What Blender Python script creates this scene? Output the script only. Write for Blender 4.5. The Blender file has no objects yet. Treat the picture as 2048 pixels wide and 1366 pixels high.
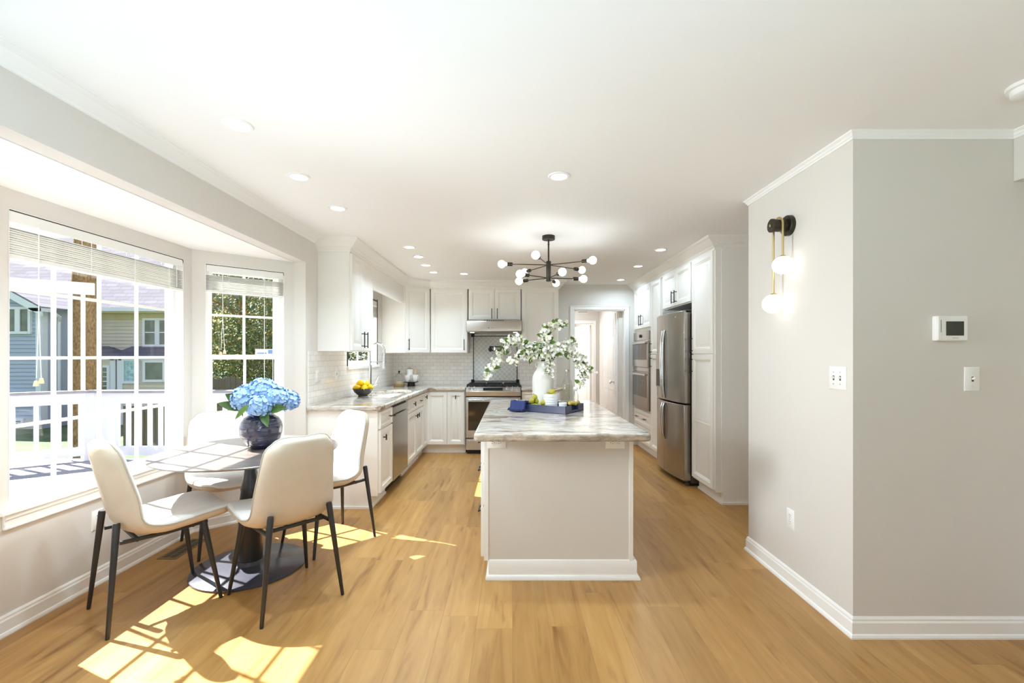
import bpy, bmesh, math, random
from mathutils import Vector, Matrix
R = math.radians
rnd = random.Random(7)
sc = bpy.context.scene
COL = sc.collection

# ------------------------------------------------------------------ camera, sky, sun, exposure
FPX, CAMH = 900.0, 1.36            # focal length in pixels of the 2048 wide frame, eye height
cam_d = bpy.data.cameras.new('camera'); cam = bpy.data.objects.new('camera', cam_d); COL.objects.link(cam)
cam.location = (0, 0, CAMH); cam.rotation_euler = (R(90), 0, 0)
cam_d.sensor_width = 36; cam_d.lens = 36 * FPX / 2048
cam_d.shift_y = 28 / 2048; cam_d.shift_x = -1 / 2048; cam_d.clip_start = 0.05; cam_d.clip_end = 300
sc.camera = cam

world = bpy.data.worlds.new('world'); sc.world = world; world.use_nodes = True
wn = world.node_tree.nodes; wl = world.node_tree.links
SKY_STRENGTH = 1.1
bg = wn['Background']; bg.inputs['Strength'].default_value = SKY_STRENGTH
tc = wn.new('ShaderNodeTexCoord'); sx = wn.new('ShaderNodeSeparateXYZ'); cr = wn.new('ShaderNodeValToRGB')
wl.new(tc.outputs['Generated'], sx.inputs[0]); wl.new(sx.outputs['Z'], cr.inputs[0]); wl.new(cr.outputs[0], bg.inputs['Color'])
cr.color_ramp.elements[0].position = 0.0; cr.color_ramp.elements[0].color = (0.93, 0.96, 1.0, 1)
cr.color_ramp.elements[1].position = 0.8; cr.color_ramp.elements[1].color = (0.50, 0.68, 1.0, 1)

SUN_DIR = Vector((0.92, -0.39, -1.045)).normalized()
sd = bpy.data.lights.new('sun', 'SUN'); sun = bpy.data.objects.new('sun', sd); COL.objects.link(sun)
sd.energy = 26.0; sd.angle = R(0.55); sd.color = (1.0, 0.97, 0.92)
sun.rotation_euler = SUN_DIR.to_track_quat('-Z', 'Y').to_euler(); sun.location = (-8, 4, 10)

def area(name, loc, size, watts, direction, col=(1, 1, 1), disk=False, sizey=None, spread=None):
    d = bpy.data.lights.new(name, 'AREA'); o = bpy.data.objects.new(name, d); COL.objects.link(o)
    d.shape = 'DISK' if disk else 'RECTANGLE'; d.size = size
    if not disk: d.size_y = sizey or size
    d.energy = watts; d.color = col
    if spread: d.spread = spread
    o.location = loc; o.rotation_euler = Vector(direction).to_track_quat('-Z', 'Y').to_euler()
    return o
# added unseen fill lamp behind the camera, set at the patio door opening
area('fill_patio_door', (0.75, -2.52, 1.15), 2.9, 5, (0, 1, 0.5), (0.86, 0.93, 1.0), sizey=2.0)
# added unseen fill lamps aimed up to brighten the ceiling
area('ceiling_fill', (0.5, -0.5, 1.5), 0.5, 37, (0, 0.1, 1), (0.62, 0.83, 1.0), disk=True)
area('ceiling_fill_left', (-0.9, 0.6, 0.9), 0.4, 20, (-0.1, 0.35, 1), (0.52, 0.80, 1.0), disk=True)

vs = sc.view_settings; vs.view_transform = 'Standard'; vs.look = 'None'; vs.gamma = 1.0; vs.use_curve_mapping = False
vs.exposure = 0.24
DOWNLIGHT_W, BULB_W, GLOBE_W = 6.4, 3.4, 0.25
sc.cycles.use_denoising = True
try:
    sc.cycles.denoiser = 'OPENIMAGEDENOISE'; sc.cycles.denoising_input_passes = 'RGB_ALBEDO_NORMAL'
except Exception: pass
sc.cycles.max_bounces = 10; sc.cycles.diffuse_bounces = 7; sc.cycles.glossy_bounces = 4
sc.cycles.transmission_bounces = 6; sc.cycles.transparent_max_bounces = 24
sc.cycles.caustics_reflective = False; sc.cycles.caustics_refractive = False
sc.cycles.sample_clamp_indirect = 6.0

# ------------------------------------------------------------------ materials
def srgb(r, g, b):
    f = lambda c: c / 12.92 if c <= 0.04045 else ((c + 0.055) / 1.055) ** 2.4
    return (f(r / 255), f(g / 255), f(b / 255), 1)
MATS = {}
def mat(name, col, rough=0.5, metal=0.0, spec=0.5, noise=0.0, nscale=20.0, bump=0.0, bscale=60.0, stretch=(1, 1, 1), coat=0.0, sss=0.0):
    m = bpy.data.materials.new(name); m.use_nodes = True; MATS[name] = m
    n, l = m.node_tree.nodes, m.node_tree.links; b = n['Principled BSDF']
    b.inputs['Base Color'].default_value = col; b.inputs['Roughness'].default_value = rough
    b.inputs['Metallic'].default_value = metal; b.inputs['Specular IOR Level'].default_value = spec
    if coat: b.inputs['Coat Weight'].default_value = coat; b.inputs['Coat Roughness'].default_value = 0.08
    if sss: b.inputs['Subsurface Weight'].default_value = sss; b.inputs['Subsurface Radius'].default_value = (0.02, 0.02, 0.02)
    if noise or bump:
        t = n.new('ShaderNodeTexCoord'); mp = n.new('ShaderNodeMapping'); mp.inputs['Scale'].default_value = stretch
        l.new(t.outputs['Object'], mp.inputs[0])
    if noise:
        tx = n.new('ShaderNodeTexNoise'); tx.inputs['Scale'].default_value = nscale; tx.inputs['Detail'].default_value = 5
        l.new(mp.outputs[0], tx.inputs['Vector'])
        rp = n.new('ShaderNodeValToRGB'); rp.color_ramp.elements[0].position = 0.3; rp.color_ramp.elements[1].position = 0.7
        lo = tuple(c * (1 - noise) for c in col[:3]) + (1,); hi = tuple(min(1, c * (1 + noise)) for c in col[:3]) + (1,)
        rp.color_ramp.elements[0].color = lo; rp.color_ramp.elements[1].color = hi
        l.new(tx.outputs['Fac'], rp.inputs[0]); l.new(rp.outputs[0], b.inputs['Base Color'])
    if bump:
        tb = n.new('ShaderNodeTexNoise'); tb.inputs['Scale'].default_value = bscale; tb.inputs['Detail'].default_value = 4
        l.new(mp.outputs[0], tb.inputs['Vector']); bp = n.new('ShaderNodeBump'); bp.inputs['Strength'].default_value = bump; bp.inputs['Distance'].default_value = 0.004
        l.new(tb.outputs['Fac'], bp.inputs['Height']); l.new(bp.outputs[0], b.inputs['Normal'])
    return m
def emis(name, col, s):
    m = bpy.data.materials.new(name); m.use_nodes = True; n, l = m.node_tree.nodes, m.node_tree.links
    b = n['Principled BSDF']; b.inputs['Base Color'].default_value = col; b.inputs['Emission Color'].default_value = col; b.inputs['Emission Strength'].default_value = s
    return m
def glass(name, tint=(1, 1, 1, 1), refl=0.06, rough=0.0, layer=False):
    m = bpy.data.materials.new(name); m.use_nodes = True; n, l = m.node_tree.nodes, m.node_tree.links
    n.remove(n['Principled BSDF']); o = n['Material Output']
    t = n.new('ShaderNodeBsdfTransparent'); t.inputs[0].default_value = tint
    g = n.new('ShaderNodeBsdfGlossy'); g.inputs['Roughness'].default_value = rough
    x = n.new('ShaderNodeMixShader'); l.new(t.outputs[0], x.inputs[1]); l.new(g.outputs[0], x.inputs[2]); l.new(x.outputs[0], o.inputs['Surface'])
    if layer:
        w = n.new('ShaderNodeLayerWeight'); w.inputs['Blend'].default_value = 0.35; l.new(w.outputs['Facing'], x.inputs[0])
        mm = n.new('ShaderNodeMath'); mm.operation = 'MULTIPLY'; mm.inputs[1].default_value = refl; l.new(w.outputs['Facing'], mm.inputs[0]); l.new(mm.outputs[0], x.inputs[0])
    else: x.inputs[0].default_value = refl
    return m

M_WALL = mat('wall_paint', srgb(219, 214, 207), 0.7, spec=0.25)
M_CEIL = mat('ceiling_paint', srgb(244, 243, 241), 0.85, spec=0.15)
M_TRIM = mat('trim_paint', srgb(245, 244, 241), 0.38)
M_CAB = mat('cabinet_paint', srgb(240, 237, 231), 0.36)
M_ISL = mat('island_paint', srgb(216, 209, 200), 0.45)
M_BLACK = mat('black_metal', srgb(30, 28, 26), 0.38, spec=0.5)
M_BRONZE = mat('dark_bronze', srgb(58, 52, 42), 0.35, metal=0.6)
M_LEG = mat('black_leg_paint', srgb(42, 40, 38), 0.42)
M_GOLD = mat('brass', srgb(206, 184, 132), 0.3, metal=1.0)
M_STEEL = mat('brushed_steel', srgb(176, 170, 162), 0.27, metal=1.0, noise=0.06, nscale=12, stretch=(30, 30, 1))
M_STEELH = mat('brushed_steel_hood', srgb(198, 193, 186), 0.3, metal=1.0, noise=0.05, nscale=12, stretch=(1, 1, 40))
M_CHROME = mat('chrome', srgb(225, 225, 228), 0.12, metal=1.0)
M_DARKGLASS = mat('oven_glass', srgb(34, 31, 28), 0.06, spec=0.8)
M_OVENGLASS = mat('grey_oven_glass', srgb(96, 92, 86), 0.08, spec=0.9, metal=0.35)
M_IRON = mat('cast_iron', srgb(32, 31, 30), 0.6)
M_DGREY = mat('fridge_side', srgb(78, 72, 66), 0.45)
M_FABRIC = mat('cream_fabric', srgb(233, 227, 219), 0.88, spec=0.2, noise=0.05, nscale=9, bump=0.25, bscale=420)
M_FABRICB = mat('warm_cream_backing', srgb(206, 192, 172), 0.88, spec=0.2, noise=0.05, nscale=7, bump=0.25, bscale=420)
M_PIPE = mat('piping_fabric', srgb(184, 175, 162), 0.85)
M_PLASTIC = mat('white_plastic', srgb(244, 243, 240), 0.35)
M_SLOT = mat('dark_slot', srgb(70, 66, 62), 0.6)
M_SCREEN = mat('thermostat_screen', srgb(52, 55, 44), 0.2)
M_GLASS = glass('window_glass', (1, 1, 1, 1), 0.05)
M_CLEAR = glass('clear_glass', (0.95, 0.96, 0.95, 1), 0.8, 0.02, layer=True)
M_LIQ = glass('pale_liquid', (0.95, 0.95, 0.88, 1), 0.15, 0.05, layer=True)
M_BLIND = mat('blind_slat', srgb(238, 237, 233), 0.45)
M_VASEB = mat('navy_glaze', srgb(38, 40, 66), 0.13, spec=0.9, noise=0.2, nscale=6, coat=0.6)
M_VASEW = mat('white_bisque', srgb(238, 234, 226), 0.75, bump=0.1, bscale=80)
M_STEM = mat('green_stem', srgb(96, 118, 52), 0.6)
M_TWIG = mat('brown_twig', srgb(100, 90, 46), 0.75)
M_LEAF = mat('green_leaf', srgb(92, 122, 42), 0.5, noise=0.25, nscale=30)
M_LEAFD = mat('dark_green_leaf', srgb(66, 92, 34), 0.5, noise=0.25, nscale=30)
M_PETALB = mat('blue_petal', srgb(168, 200, 238), 0.6, noise=0.14, nscale=22, sss=0.0)
M_PETALW = mat('white_petal', srgb(254, 253, 246), 0.6)
M_PETALY = mat('cream_petal', srgb(232, 232, 176), 0.6)
M_LEMON = mat('lemon_skin', srgb(248, 200, 8), 0.42, bump=0.2, bscale=140)
M_LIME = mat('lime_skin', srgb(184, 176, 62), 0.42, noise=0.2, nscale=25)
M_YELLOWB = mat('yellow_skin', srgb(214, 188, 84), 0.55, noise=0.2, nscale=40, bump=0.4, bscale=90)
M_BOWL = mat('charcoal_bowl', srgb(62, 61, 62), 0.35)
M_NAVY = mat('navy_lacquer', srgb(38, 47, 80), 0.25, spec=0.6)
M_CLOTH = mat('navy_cloth', srgb(44, 54, 104), 0.85, bump=0.3, bscale=300)
M_CERAM = mat('white_ceramic', srgb(242, 240, 235), 0.25)
M_WOODT = mat('tan_wood', srgb(196, 172, 134), 0.6, noise=0.12, nscale=18)
M_BRASSD = mat('antique_brass', srgb(168, 146, 96), 0.35, metal=0.8)
M_CAKE = mat('cream_cake', srgb(228, 206, 170), 0.7)
M_VENT = mat('bronze_vent', srgb(128, 108, 66), 0.45, metal=0.5)
M_EMIT = emis('lamp_diffuser', (1, 0.985, 0.95, 1), 6.0)
M_WHITEEXT = mat('white_exterior_paint', srgb(218, 220, 232), 0.7, spec=0.15)
M_SIDING1 = mat('blue_grey_siding', srgb(170, 178, 202), 0.8, spec=0.1)
M_SIDING2 = mat('beige_siding', srgb(204, 196, 186), 0.8, spec=0.1)
M_FASCIA = mat('tan_soffit', srgb(196, 182, 138), 0.7)
M_XPANE = mat('house_window_pane', srgb(92, 104, 92), 0.2, noise=0.3, nscale=3)
M_XLEADED = mat('leaded_pane', srgb(150, 184, 196), 0.25, noise=0.4, nscale=9)
M_BARK = mat('bark', srgb(124, 100, 68), 0.95, spec=0.05, noise=0.5, nscale=16, stretch=(3, 3, 1.1), bump=1.0, bscale=25)
M_FENCE = mat('brown_fence', srgb(96, 84, 72), 0.9, noise=0.2, nscale=6, stretch=(6, 6, 0.6))
M_CONC = mat('concrete', srgb(196, 190, 184), 0.9, noise=0.1, nscale=4)
M_BUCKET = mat('ribbed_white', srgb(240, 240, 241), 0.35)

def nodes_of(name):
    m = bpy.data.materials.new(name); m.use_nodes = True
    n, l = m.node_tree.nodes, m.node_tree.links
    return m, n, l, n['Principled BSDF']
def ramp(n, stops):
    r = n.new('ShaderNodeValToRGB'); e = r.color_ramp.elements
    while len(e) < len(stops): e.new(0.5)
    for i, (p, c) in enumerate(stops): e[i].position = p; e[i].color = c
    return r
def swizzle(n, l, src, order):
    s = n.new('ShaderNodeSeparateXYZ'); c = n.new('ShaderNodeCombineXYZ'); l.new(src, s.inputs[0])
    for i, a in enumerate(order):
        if a: l.new(s.outputs[a], c.inputs[i])
    return c.outputs[0]
def make_floor():
    m, n, l, b = nodes_of('oak_plank_floor')
    t = n.new('ShaderNodeTexCoord'); sp = n.new('ShaderNodeSeparateXYZ'); l.new(t.outputs['Object'], sp.inputs[0])
    def mth(op, a, b=None):
        q = n.new('ShaderNodeMath'); q.operation = op
        for i, x in enumerate((a, b)):
            if x is None: continue
            if isinstance(x, (int, float)): q.inputs[i].default_value = x
            else: l.new(x, q.inputs[i])
        return q.outputs[0]
    row = mth('FLOOR', mth('DIVIDE', sp.outputs['X'], 0.182)); wnz = n.new('ShaderNodeTexWhiteNoise'); wnz.noise_dimensions = '1D'; l.new(row, wnz.inputs['W'])
    cb = n.new('ShaderNodeCombineXYZ'); l.new(mth('ADD', sp.outputs['Y'], mth('MULTIPLY', wnz.outputs['Value'], 1.22)), cb.inputs[0]); l.new(sp.outputs['X'], cb.inputs[1]); v = cb.outputs[0]
    br = n.new('ShaderNodeTexBrick'); l.new(v, br.inputs['Vector']); br.offset = 0.0; br.squash = 1
    br.inputs['Scale'].default_value = 1; br.inputs['Brick Width'].default_value = 1.22; br.inputs['Row Height'].default_value = 0.182
    br.inputs['Mortar Size'].default_value = 0.0012; br.inputs['Mortar Smooth'].default_value = 0.3
    br.inputs['Color1'].default_value = (0, 0, 0, 1); br.inputs['Color2'].default_value = (1, 1, 1, 1); br.inputs['Mortar'].default_value = (0.5, 0.5, 0.5, 1)
    mp = n.new('ShaderNodeMapping'); mp.inputs['Scale'].default_value = (0.9, 9.0, 1); l.new(v, mp.inputs[0])
    off = n.new('ShaderNodeVectorMath'); off.operation = 'MULTIPLY_ADD'; l.new(br.outputs['Color'], off.inputs[0]); off.inputs[1].default_value = (17, 9, 3); l.new(mp.outputs[0], off.inputs[2])
    nz = n.new('ShaderNodeTexNoise'); nz.inputs['Scale'].default_value = 2.0; nz.inputs['Detail'].default_value = 7; nz.inputs['Roughness'].default_value = 0.6; nz.inputs['Distortion'].default_value = 0.6
    l.new(off.outputs[0], nz.inputs['Vector'])
    rp = ramp(n, [(0.22, srgb(140, 94, 47)), (0.42, srgb(174, 129, 71)), (0.62, srgb(186, 142, 83)), (0.85, srgb(198, 158, 101))])
    l.new(nz.outputs['Fac'], rp.inputs[0])
    # fine pores
    mp2 = n.new('ShaderNodeMapping'); mp2.inputs['Scale'].default_value = (3, 90, 1); l.new(off.outputs[0], mp2.inputs[0])
    n2 = n.new('ShaderNodeTexNoise'); n2.inputs['Scale'].default_value = 1.5; n2.inputs['Detail'].default_value = 3; l.new(mp2.outputs[0], n2.inputs['Vector'])
    r2 = ramp(n, [(0.3, (0.86, 0.84, 0.80, 1)), (0.55, (1, 1, 1, 1))]); l.new(n2.outputs['Fac'], r2.inputs[0])
    mx = n.new('ShaderNodeMix'); mx.data_type = 'RGBA'; mx.blend_type = 'MULTIPLY'; mx.inputs[0].default_value = 0.55
    l.new(rp.outputs[0], mx.inputs[6]); l.new(r2.outputs[0], mx.inputs[7])
    # knots
    vo = n.new('ShaderNodeTexNoise'); vo.inputs['Scale'].default_value = 1.0; vo.inputs['Detail'].default_value = 2
    mp3 = n.new('ShaderNodeMapping'); mp3.inputs['Scale'].default_value = (2.6, 1.5, 1); l.new(off.outputs[0], mp3.inputs[0]); l.new(mp3.outputs[0], vo.inputs['Vector'])
    r3 = ramp(n, [(0.24, (0.55, 0.45, 0.33, 1)), (0.36, (1, 1, 1, 1))]); l.new(vo.outputs['Fac'], r3.inputs[0])
    mk = n.new('ShaderNodeMix'); mk.data_type = 'RGBA'; mk.blend_type = 'MULTIPLY'; mk.inputs[0].default_value = 0.8
    l.new(mx.outputs[2], mk.inputs[6]); l.new(r3.outputs[0], mk.inputs[7])
    # per plank tint
    r4 = ramp(n, [(0.0, (0.82, 0.79, 0.75, 1)), (1.0, (1.06, 1.06, 1.05, 1))]); l.new(br.outputs['Color'], r4.inputs[0])
    mt = n.new('ShaderNodeMix'); mt.data_type = 'RGBA'; mt.blend_type = 'MULTIPLY'; mt.inputs[0].default_value = 1.0
    l.new(mk.outputs[2], mt.inputs[6]); l.new(r4.outputs[0], mt.inputs[7])
    mo = n.new('ShaderNodeMix'); mo.data_type = 'RGBA'; l.new(br.outputs['Fac'], mo.inputs[0]); l.new(mt.outputs[2], mo.inputs[6]); mo.inputs[7].default_value = srgb(152, 110, 62)
    l.new(mo.outputs[2], b.inputs['Base Color']); b.inputs['Roughness'].default_value = 0.36; b.inputs['Specular IOR Level'].default_value = 0.4
    bp = n.new('ShaderNodeBump'); bp.inputs['Strength'].default_value = 0.25; bp.inputs['Distance'].default_value = 0.002; bp.invert = True
    l.new(br.outputs['Fac'], bp.inputs['Height']); l.new(bp.outputs[0], b.inputs['Normal'])
    return m
M_FLOOR = make_floor()
def make_granite():
    m, n, l, b = nodes_of('veined_quartzite')
    t = n.new('ShaderNodeTexCoord')
    mp = n.new('ShaderNodeMapping'); mp.inputs['Scale'].default_value = (0.75, 2.3, 3.0); mp.inputs['Rotation'].default_value = (0, 0, 0.10); l.new(t.outputs['Object'], mp.inputs[0])
    n1 = n.new('ShaderNodeTexNoise'); n1.inputs['Scale'].default_value = 2.2; n1.inputs['Detail'].default_value = 5; n1.inputs['Roughness'].default_value = 0.58; n1.inputs['Distortion'].default_value = 1.8
    l.new(mp.outputs[0], n1.inputs['Vector'])
    rp = ramp(n, [(0.28, srgb(96, 78, 62)), (0.40, srgb(160, 142, 124)), (0.47, srgb(212, 205, 196)), (0.53, srgb(184, 170, 154)), (0.60, srgb(220, 216, 209)), (0.70, srgb(134, 132, 128))])
    l.new(n1.outputs['Fac'], rp.inputs[0])
    n2 = n.new('ShaderNodeTexNoise'); n2.inputs['Scale'].default_value = 6; n2.inputs['Detail'].default_value = 9; n2.inputs['Distortion'].default_value = 1.6; l.new(mp.outputs[0], n2.inputs['Vector'])
    r2 = ramp(n, [(0.34, srgb(140, 120, 104)), (0.47, (1, 1, 1, 1))]); l.new(n2.outputs['Fac'], r2.inputs[0])
    mx = n.new('ShaderNodeMix'); mx.data_type = 'RGBA'; mx.blend_type = 'MULTIPLY'; mx.inputs[0].default_value = 0.28
    l.new(rp.outputs[0], mx.inputs[6]); l.new(r2.outputs[0], mx.inputs[7]); l.new(mx.outputs[2], b.inputs['Base Color'])
    b.inputs['Roughness'].default_value = 0.12; b.inputs['Specular IOR Level'].default_value = 0.5
    return m
M_GRANITE = make_granite()
M_CHISEL = mat('chiselled_stone_edge', srgb(176, 160, 140), 0.5, noise=0.42, nscale=9, stretch=(2.2, 2.2, 6), bump=1.0, bscale=70)
def make_tile(name, order, grout):
    m, n, l, b = nodes_of(name)
    t = n.new('ShaderNodeTexCoord'); v = swizzle(n, l, t.outputs['Object'], order)
    br = n.new('ShaderNodeTexBrick'); l.new(v, br.inputs['Vector']); br.offset = 0.5
    br.inputs['Scale'].default_value = 1; br.inputs['Brick Width'].default_value = 0.105; br.inputs['Row Height'].default_value = 0.0545
    br.inputs['Mortar Size'].default_value = 0.0022; br.inputs['Mortar Smooth'].default_value = 0.2
    br.inputs['Color1'].default_value = srgb(238, 233, 227); br.inputs['Color2'].default_value = srgb(244, 240, 235); br.inputs['Mortar'].default_value = grout
    l.new(br.outputs['Color'], b.inputs['Base Color']); b.inputs['Roughness'].default_value = 0.14
    bp = n.new('ShaderNodeBump'); bp.inputs['Strength'].default_value = 0.5; bp.inputs['Distance'].default_value = 0.003; bp.invert = True
    l.new(br.outputs['Fac'], bp.inputs['Height']); l.new(bp.outputs[0], b.inputs['Normal'])
    return m
M_TILEB = make_tile('subway_tile_back', ('X', 'Z', None), srgb(206, 199, 191))
M_TILEL = make_tile('subway_tile_left', ('Y', 'Z', None), srgb(220, 214, 207))
def make_lattice():
    m, n, l, b = nodes_of('arabesque_tile')
    t = n.new('ShaderNodeTexCoord'); v = swizzle(n, l, t.outputs['Object'], ('X', 'Z', None))
    mp = n.new('ShaderNodeMapping'); mp.inputs['Rotation'].default_value = (0, 0, R(45)); l.new(v, mp.inputs[0])
    br = n.new('ShaderNodeTexBrick'); l.new(mp.outputs[0], br.inputs['Vector']); br.offset = 0.0
    br.inputs['Scale'].default_value = 1; br.inputs['Brick Width'].default_value = 0.05; br.inputs['Row Height'].default_value = 0.05
    br.inputs['Mortar Size'].default_value = 0.0035; br.inputs['Mortar Smooth'].default_value = 0.4
    br.inputs['Color1'].default_value = srgb(200, 197, 188); br.inputs['Color2'].default_value = srgb(210, 207, 199); br.inputs['Mortar'].default_value = srgb(234, 231, 224)
    l.new(br.outputs['Color'], b.inputs['Base Color']); b.inputs['Roughness'].default_value = 0.2
    return m
M_LATTICE = make_lattice()
def make_tabletop():
    m, n, l, b = nodes_of('dark_walnut_top')
    t = n.new('ShaderNodeTexCoord'); mp = n.new('ShaderNodeMapping'); mp.inputs['Scale'].default_value = (1.2, 12, 1); mp.inputs['Rotation'].default_value = (0, 0, 0.5); l.new(t.outputs['Object'], mp.inputs[0])
    nz = n.new('ShaderNodeTexNoise'); nz.inputs['Scale'].default_value = 3; nz.inputs['Detail'].default_value = 6; nz.inputs['Distortion'].default_value = 0.7; l.new(mp.outputs[0], nz.inputs['Vector'])
    rp = ramp(n, [(0.3, srgb(84, 74, 69)), (0.7, srgb(128, 116, 109))]); l.new(nz.outputs['Fac'], rp.inputs[0]); l.new(rp.outputs[0], b.inputs['Base Color'])
    b.inputs['Roughness'].default_value = 0.3; b.inputs['Specular IOR Level'].default_value = 0.9; b.inputs['Coat Weight'].default_value = 0.5; b.inputs['Coat Roughness'].default_value = 0.2
    return m
M_TABLE = make_tabletop()
def make_shingle(name, a, bb, sc_=(0.5, 0.16)):
    m, n, l, b = nodes_of(name)
    t = n.new('ShaderNodeTexCoord'); v = swizzle(n, l, t.outputs['Object'], ('X', 'Z', None))
    br = n.new('ShaderNodeTexBrick'); l.new(v, br.inputs['Vector']); br.inputs['Scale'].default_value = 1; br.inputs['Brick Width'].default_value = sc_[0]; br.inputs['Row Height'].default_value = sc_[1]
    br.inputs['Mortar Size'].default_value = 0.012; br.inputs['Color1'].default_value = a; br.inputs['Color2'].default_value = bb; br.inputs['Mortar'].default_value = tuple(c * 0.8 for c in a[:3]) + (1,)
    l.new(br.outputs['Color'], b.inputs['Base Color']); b.inputs['Roughness'].default_value = 1.0; b.inputs['Specular IOR Level'].default_value = 0.05
    return m
M_SHING = make_shingle('grey_shingles', srgb(112, 110, 118), srgb(126, 124, 132))
M_SHINGD = make_shingle('dark_shingles', srgb(92, 88, 104), srgb(108, 103, 118))
M_GRASS = mat('lawn_grass', srgb(66, 90, 52), 0.95, noise=0.45, nscale=1.6)
M_DECK = mat('grey_deck_board', srgb(138, 136, 140), 0.75, noise=0.1, nscale=4, stretch=(1, 9, 1))
M_FOL = [mat('foliage_olive', srgb(122, 128, 62), 0.8, noise=0.45, nscale=1.4), mat('foliage_green', srgb(84, 108, 52), 0.8, noise=0.4, nscale=1.4),
         mat('foliage_gold', srgb(176, 152, 74), 0.8, noise=0.4, nscale=1.4), mat('foliage_dark', srgb(62, 84, 50), 0.85, noise=0.4, nscale=1.4)]

# ------------------------------------------------------------------ mesh helpers
ROOTM = {}
class MB:
    def __init__(s): s.v, s.f, s.m = [], [], []
    def add(s, vs, fs, mi=0):
        o = len(s.v); s.v += [tuple(p) for p in vs]
        for f in fs: s.f.append(tuple(i + o for i in f)); s.m.append(mi)
        return s
    def box(s, x0, x1, y0, y1, z0, z1, mi=0):
        v = [(x, y, z) for x in (x0, x1) for y in (y0, y1) for z in (z0, z1)]
        return s.add(v, [(0, 1, 3, 2), (4, 6, 7, 5), (0, 4, 5, 1), (2, 3, 7, 6), (0, 2, 6, 4), (1, 5, 7, 3)], mi)
    def obox(s, O, u, v, w, mi=0):
        """box from corner O with edge vectors u, v, w"""
        O, u, v, w = map(Vector, (O, u, v, w))
        p = [O + a * u + b * v + c * w for a in (0, 1) for b in (0, 1) for c in (0, 1)]
        f = [(0, 1, 3, 2), (4, 6, 7, 5), (0, 4, 5, 1), (2, 3, 7, 6), (0, 2, 6, 4), (1, 5, 7, 3)]
        if u.cross(v).dot(w) < 0: f = [q[::-1] for q in f]
        return s.add(p, f, mi)
    def tube(s, pts, r, n=10, cap=True, mi=0, flat=None):
        pts = [Vector(p) for p in pts]; rs = r if isinstance(r, (list, tuple)) else [r] * len(pts)
        rings = []; up = None
        for i, p in enumerate(pts):
            d = (pts[min(i + 1, len(pts) - 1)] - pts[max(i - 1, 0)]).normalized()
            if up is None:
                up = Vector((0, 0, 1)) if abs(d.z) < 0.9 else Vector((1, 0, 0))
            a = d.cross(up)
            if a.length < 1e-5: a = d.orthogonal()
            a.normalize(); b = a.cross(d).normalized(); up = b
            rings.append([p + (a * math.cos(2 * math.pi * k / n) + b * math.sin(2 * math.pi * k / n)) * rs[i] for k in range(n)])
        vs = [q for r_ in rings for q in r_]; fs = []
        for i in range(len(rings) - 1):
            for k in range(n): fs.append((i * n + k, i * n + (k + 1) % n, (i + 1) * n + (k + 1) % n, (i + 1) * n + k))
        if cap: fs.append(tuple(range(n))[::-1]); fs.append(tuple((len(rings) - 1) * n + k for k in range(n)))
        return s.add(vs, [f[::-1] for f in fs], mi)
    def lathe(s, prof, c=(0, 0, 0), n=32, mi=0, sx=1, sy=1, axis=None):
        vs, fs = [], []
        for (r, z) in prof:
            for k in range(n):
                a = 2 * math.pi * k / n; vs.append((r * math.cos(a) * sx, r * math.sin(a) * sy, z))
        for i in range(len(prof) - 1):
            for k in range(n): fs.append((i * n + k, i * n + (k + 1) % n, (i + 1) * n + (k + 1) % n, (i + 1) * n + k))
        if prof[0][0] > 1e-6: fs.append(tuple(range(n))[::-1])
        if prof[-1][0] > 1e-6: fs.append(tuple((len(prof) - 1) * n + k for k in range(n)))
        q = Vector(axis).to_track_quat('Z', 'Y') if axis else None
        vs = [(q @ Vector(p) if q else Vector(p)) + Vector(c) for p in vs]
        return s.add(vs, fs, mi)
    def sphere(s, c, r, n=16, mi=0, sc=(1, 1, 1)):
        prof = [(math.sin(math.pi * i / n) * r, -math.cos(math.pi * i / n) * r) for i in range(n + 1)]
        prof[0] = (0.0, -r); prof[-1] = (0.0, r); o = len(s.v)
        s.lathe(prof, (0, 0, 0), n * 2, mi)
        for i in range(o, len(s.v)): p = s.v[i]; s.v[i] = (p[0] * sc[0] + c[0], p[1] * sc[1] + c[1], p[2] * sc[2] + c[2])
        return s
    def prism(s, poly, z0, z1, mi=0):
        n = len(poly); ar = sum(poly[i][0] * poly[(i + 1) % n][1] - poly[(i + 1) % n][0] * poly[i][1] for i in range(n))
        if ar < 0: poly = poly[::-1]
        vs = [(x, y, z0) for x, y in poly] + [(x, y, z1) for x, y in poly]
        fs = [tuple(range(n))[::-1], tuple(range(n, 2 * n))] + [(i, (i + 1) % n, (i + 1) % n + n, i + n) for i in range(n)]
        return s.add(vs, fs, mi)
    def sweep(s, prof, path, side=1, mi=0, cap=True):
        """profile [(offset, z)] swept along a plan path with mitred corners; side=+1 offsets to the left of travel"""
        P = [Vector((p[0], p[1])) for p in path]; nrm = []
        for i in range(len(P)):
            ds = []
            if i > 0: ds.append((P[i] - P[i - 1]).normalized())
            if i < len(P) - 1: ds.append((P[i + 1] - P[i]).normalized())
            ns = [Vector((-d.y, d.x)) * side for d in ds]
            if len(ns) == 1: nrm.append(ns[0])
            else:
                b = (ns[0] + ns[1]).normalized(); nrm.append(b / max(0.25, b.dot(ns[0])))
        k = len(prof); vs = []
        for p, nn in zip(P, nrm):
            for (a, z) in prof: q = p + nn * a; vs.append((q.x, q.y, z))
        fs = []
        for i in range(len(P) - 1):
            for j in range(k):
                q = (i * k + j, i * k + (j + 1) % k, (i + 1) * k + (j + 1) % k, (i + 1) * k + j)
                fs.append(q if side > 0 else q[::-1])
        if cap: fs.append(tuple(range(k))); fs.append(tuple((len(P) - 1) * k + j for j in range(k))[::-1])
        return s.add(vs, fs, mi)
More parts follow.
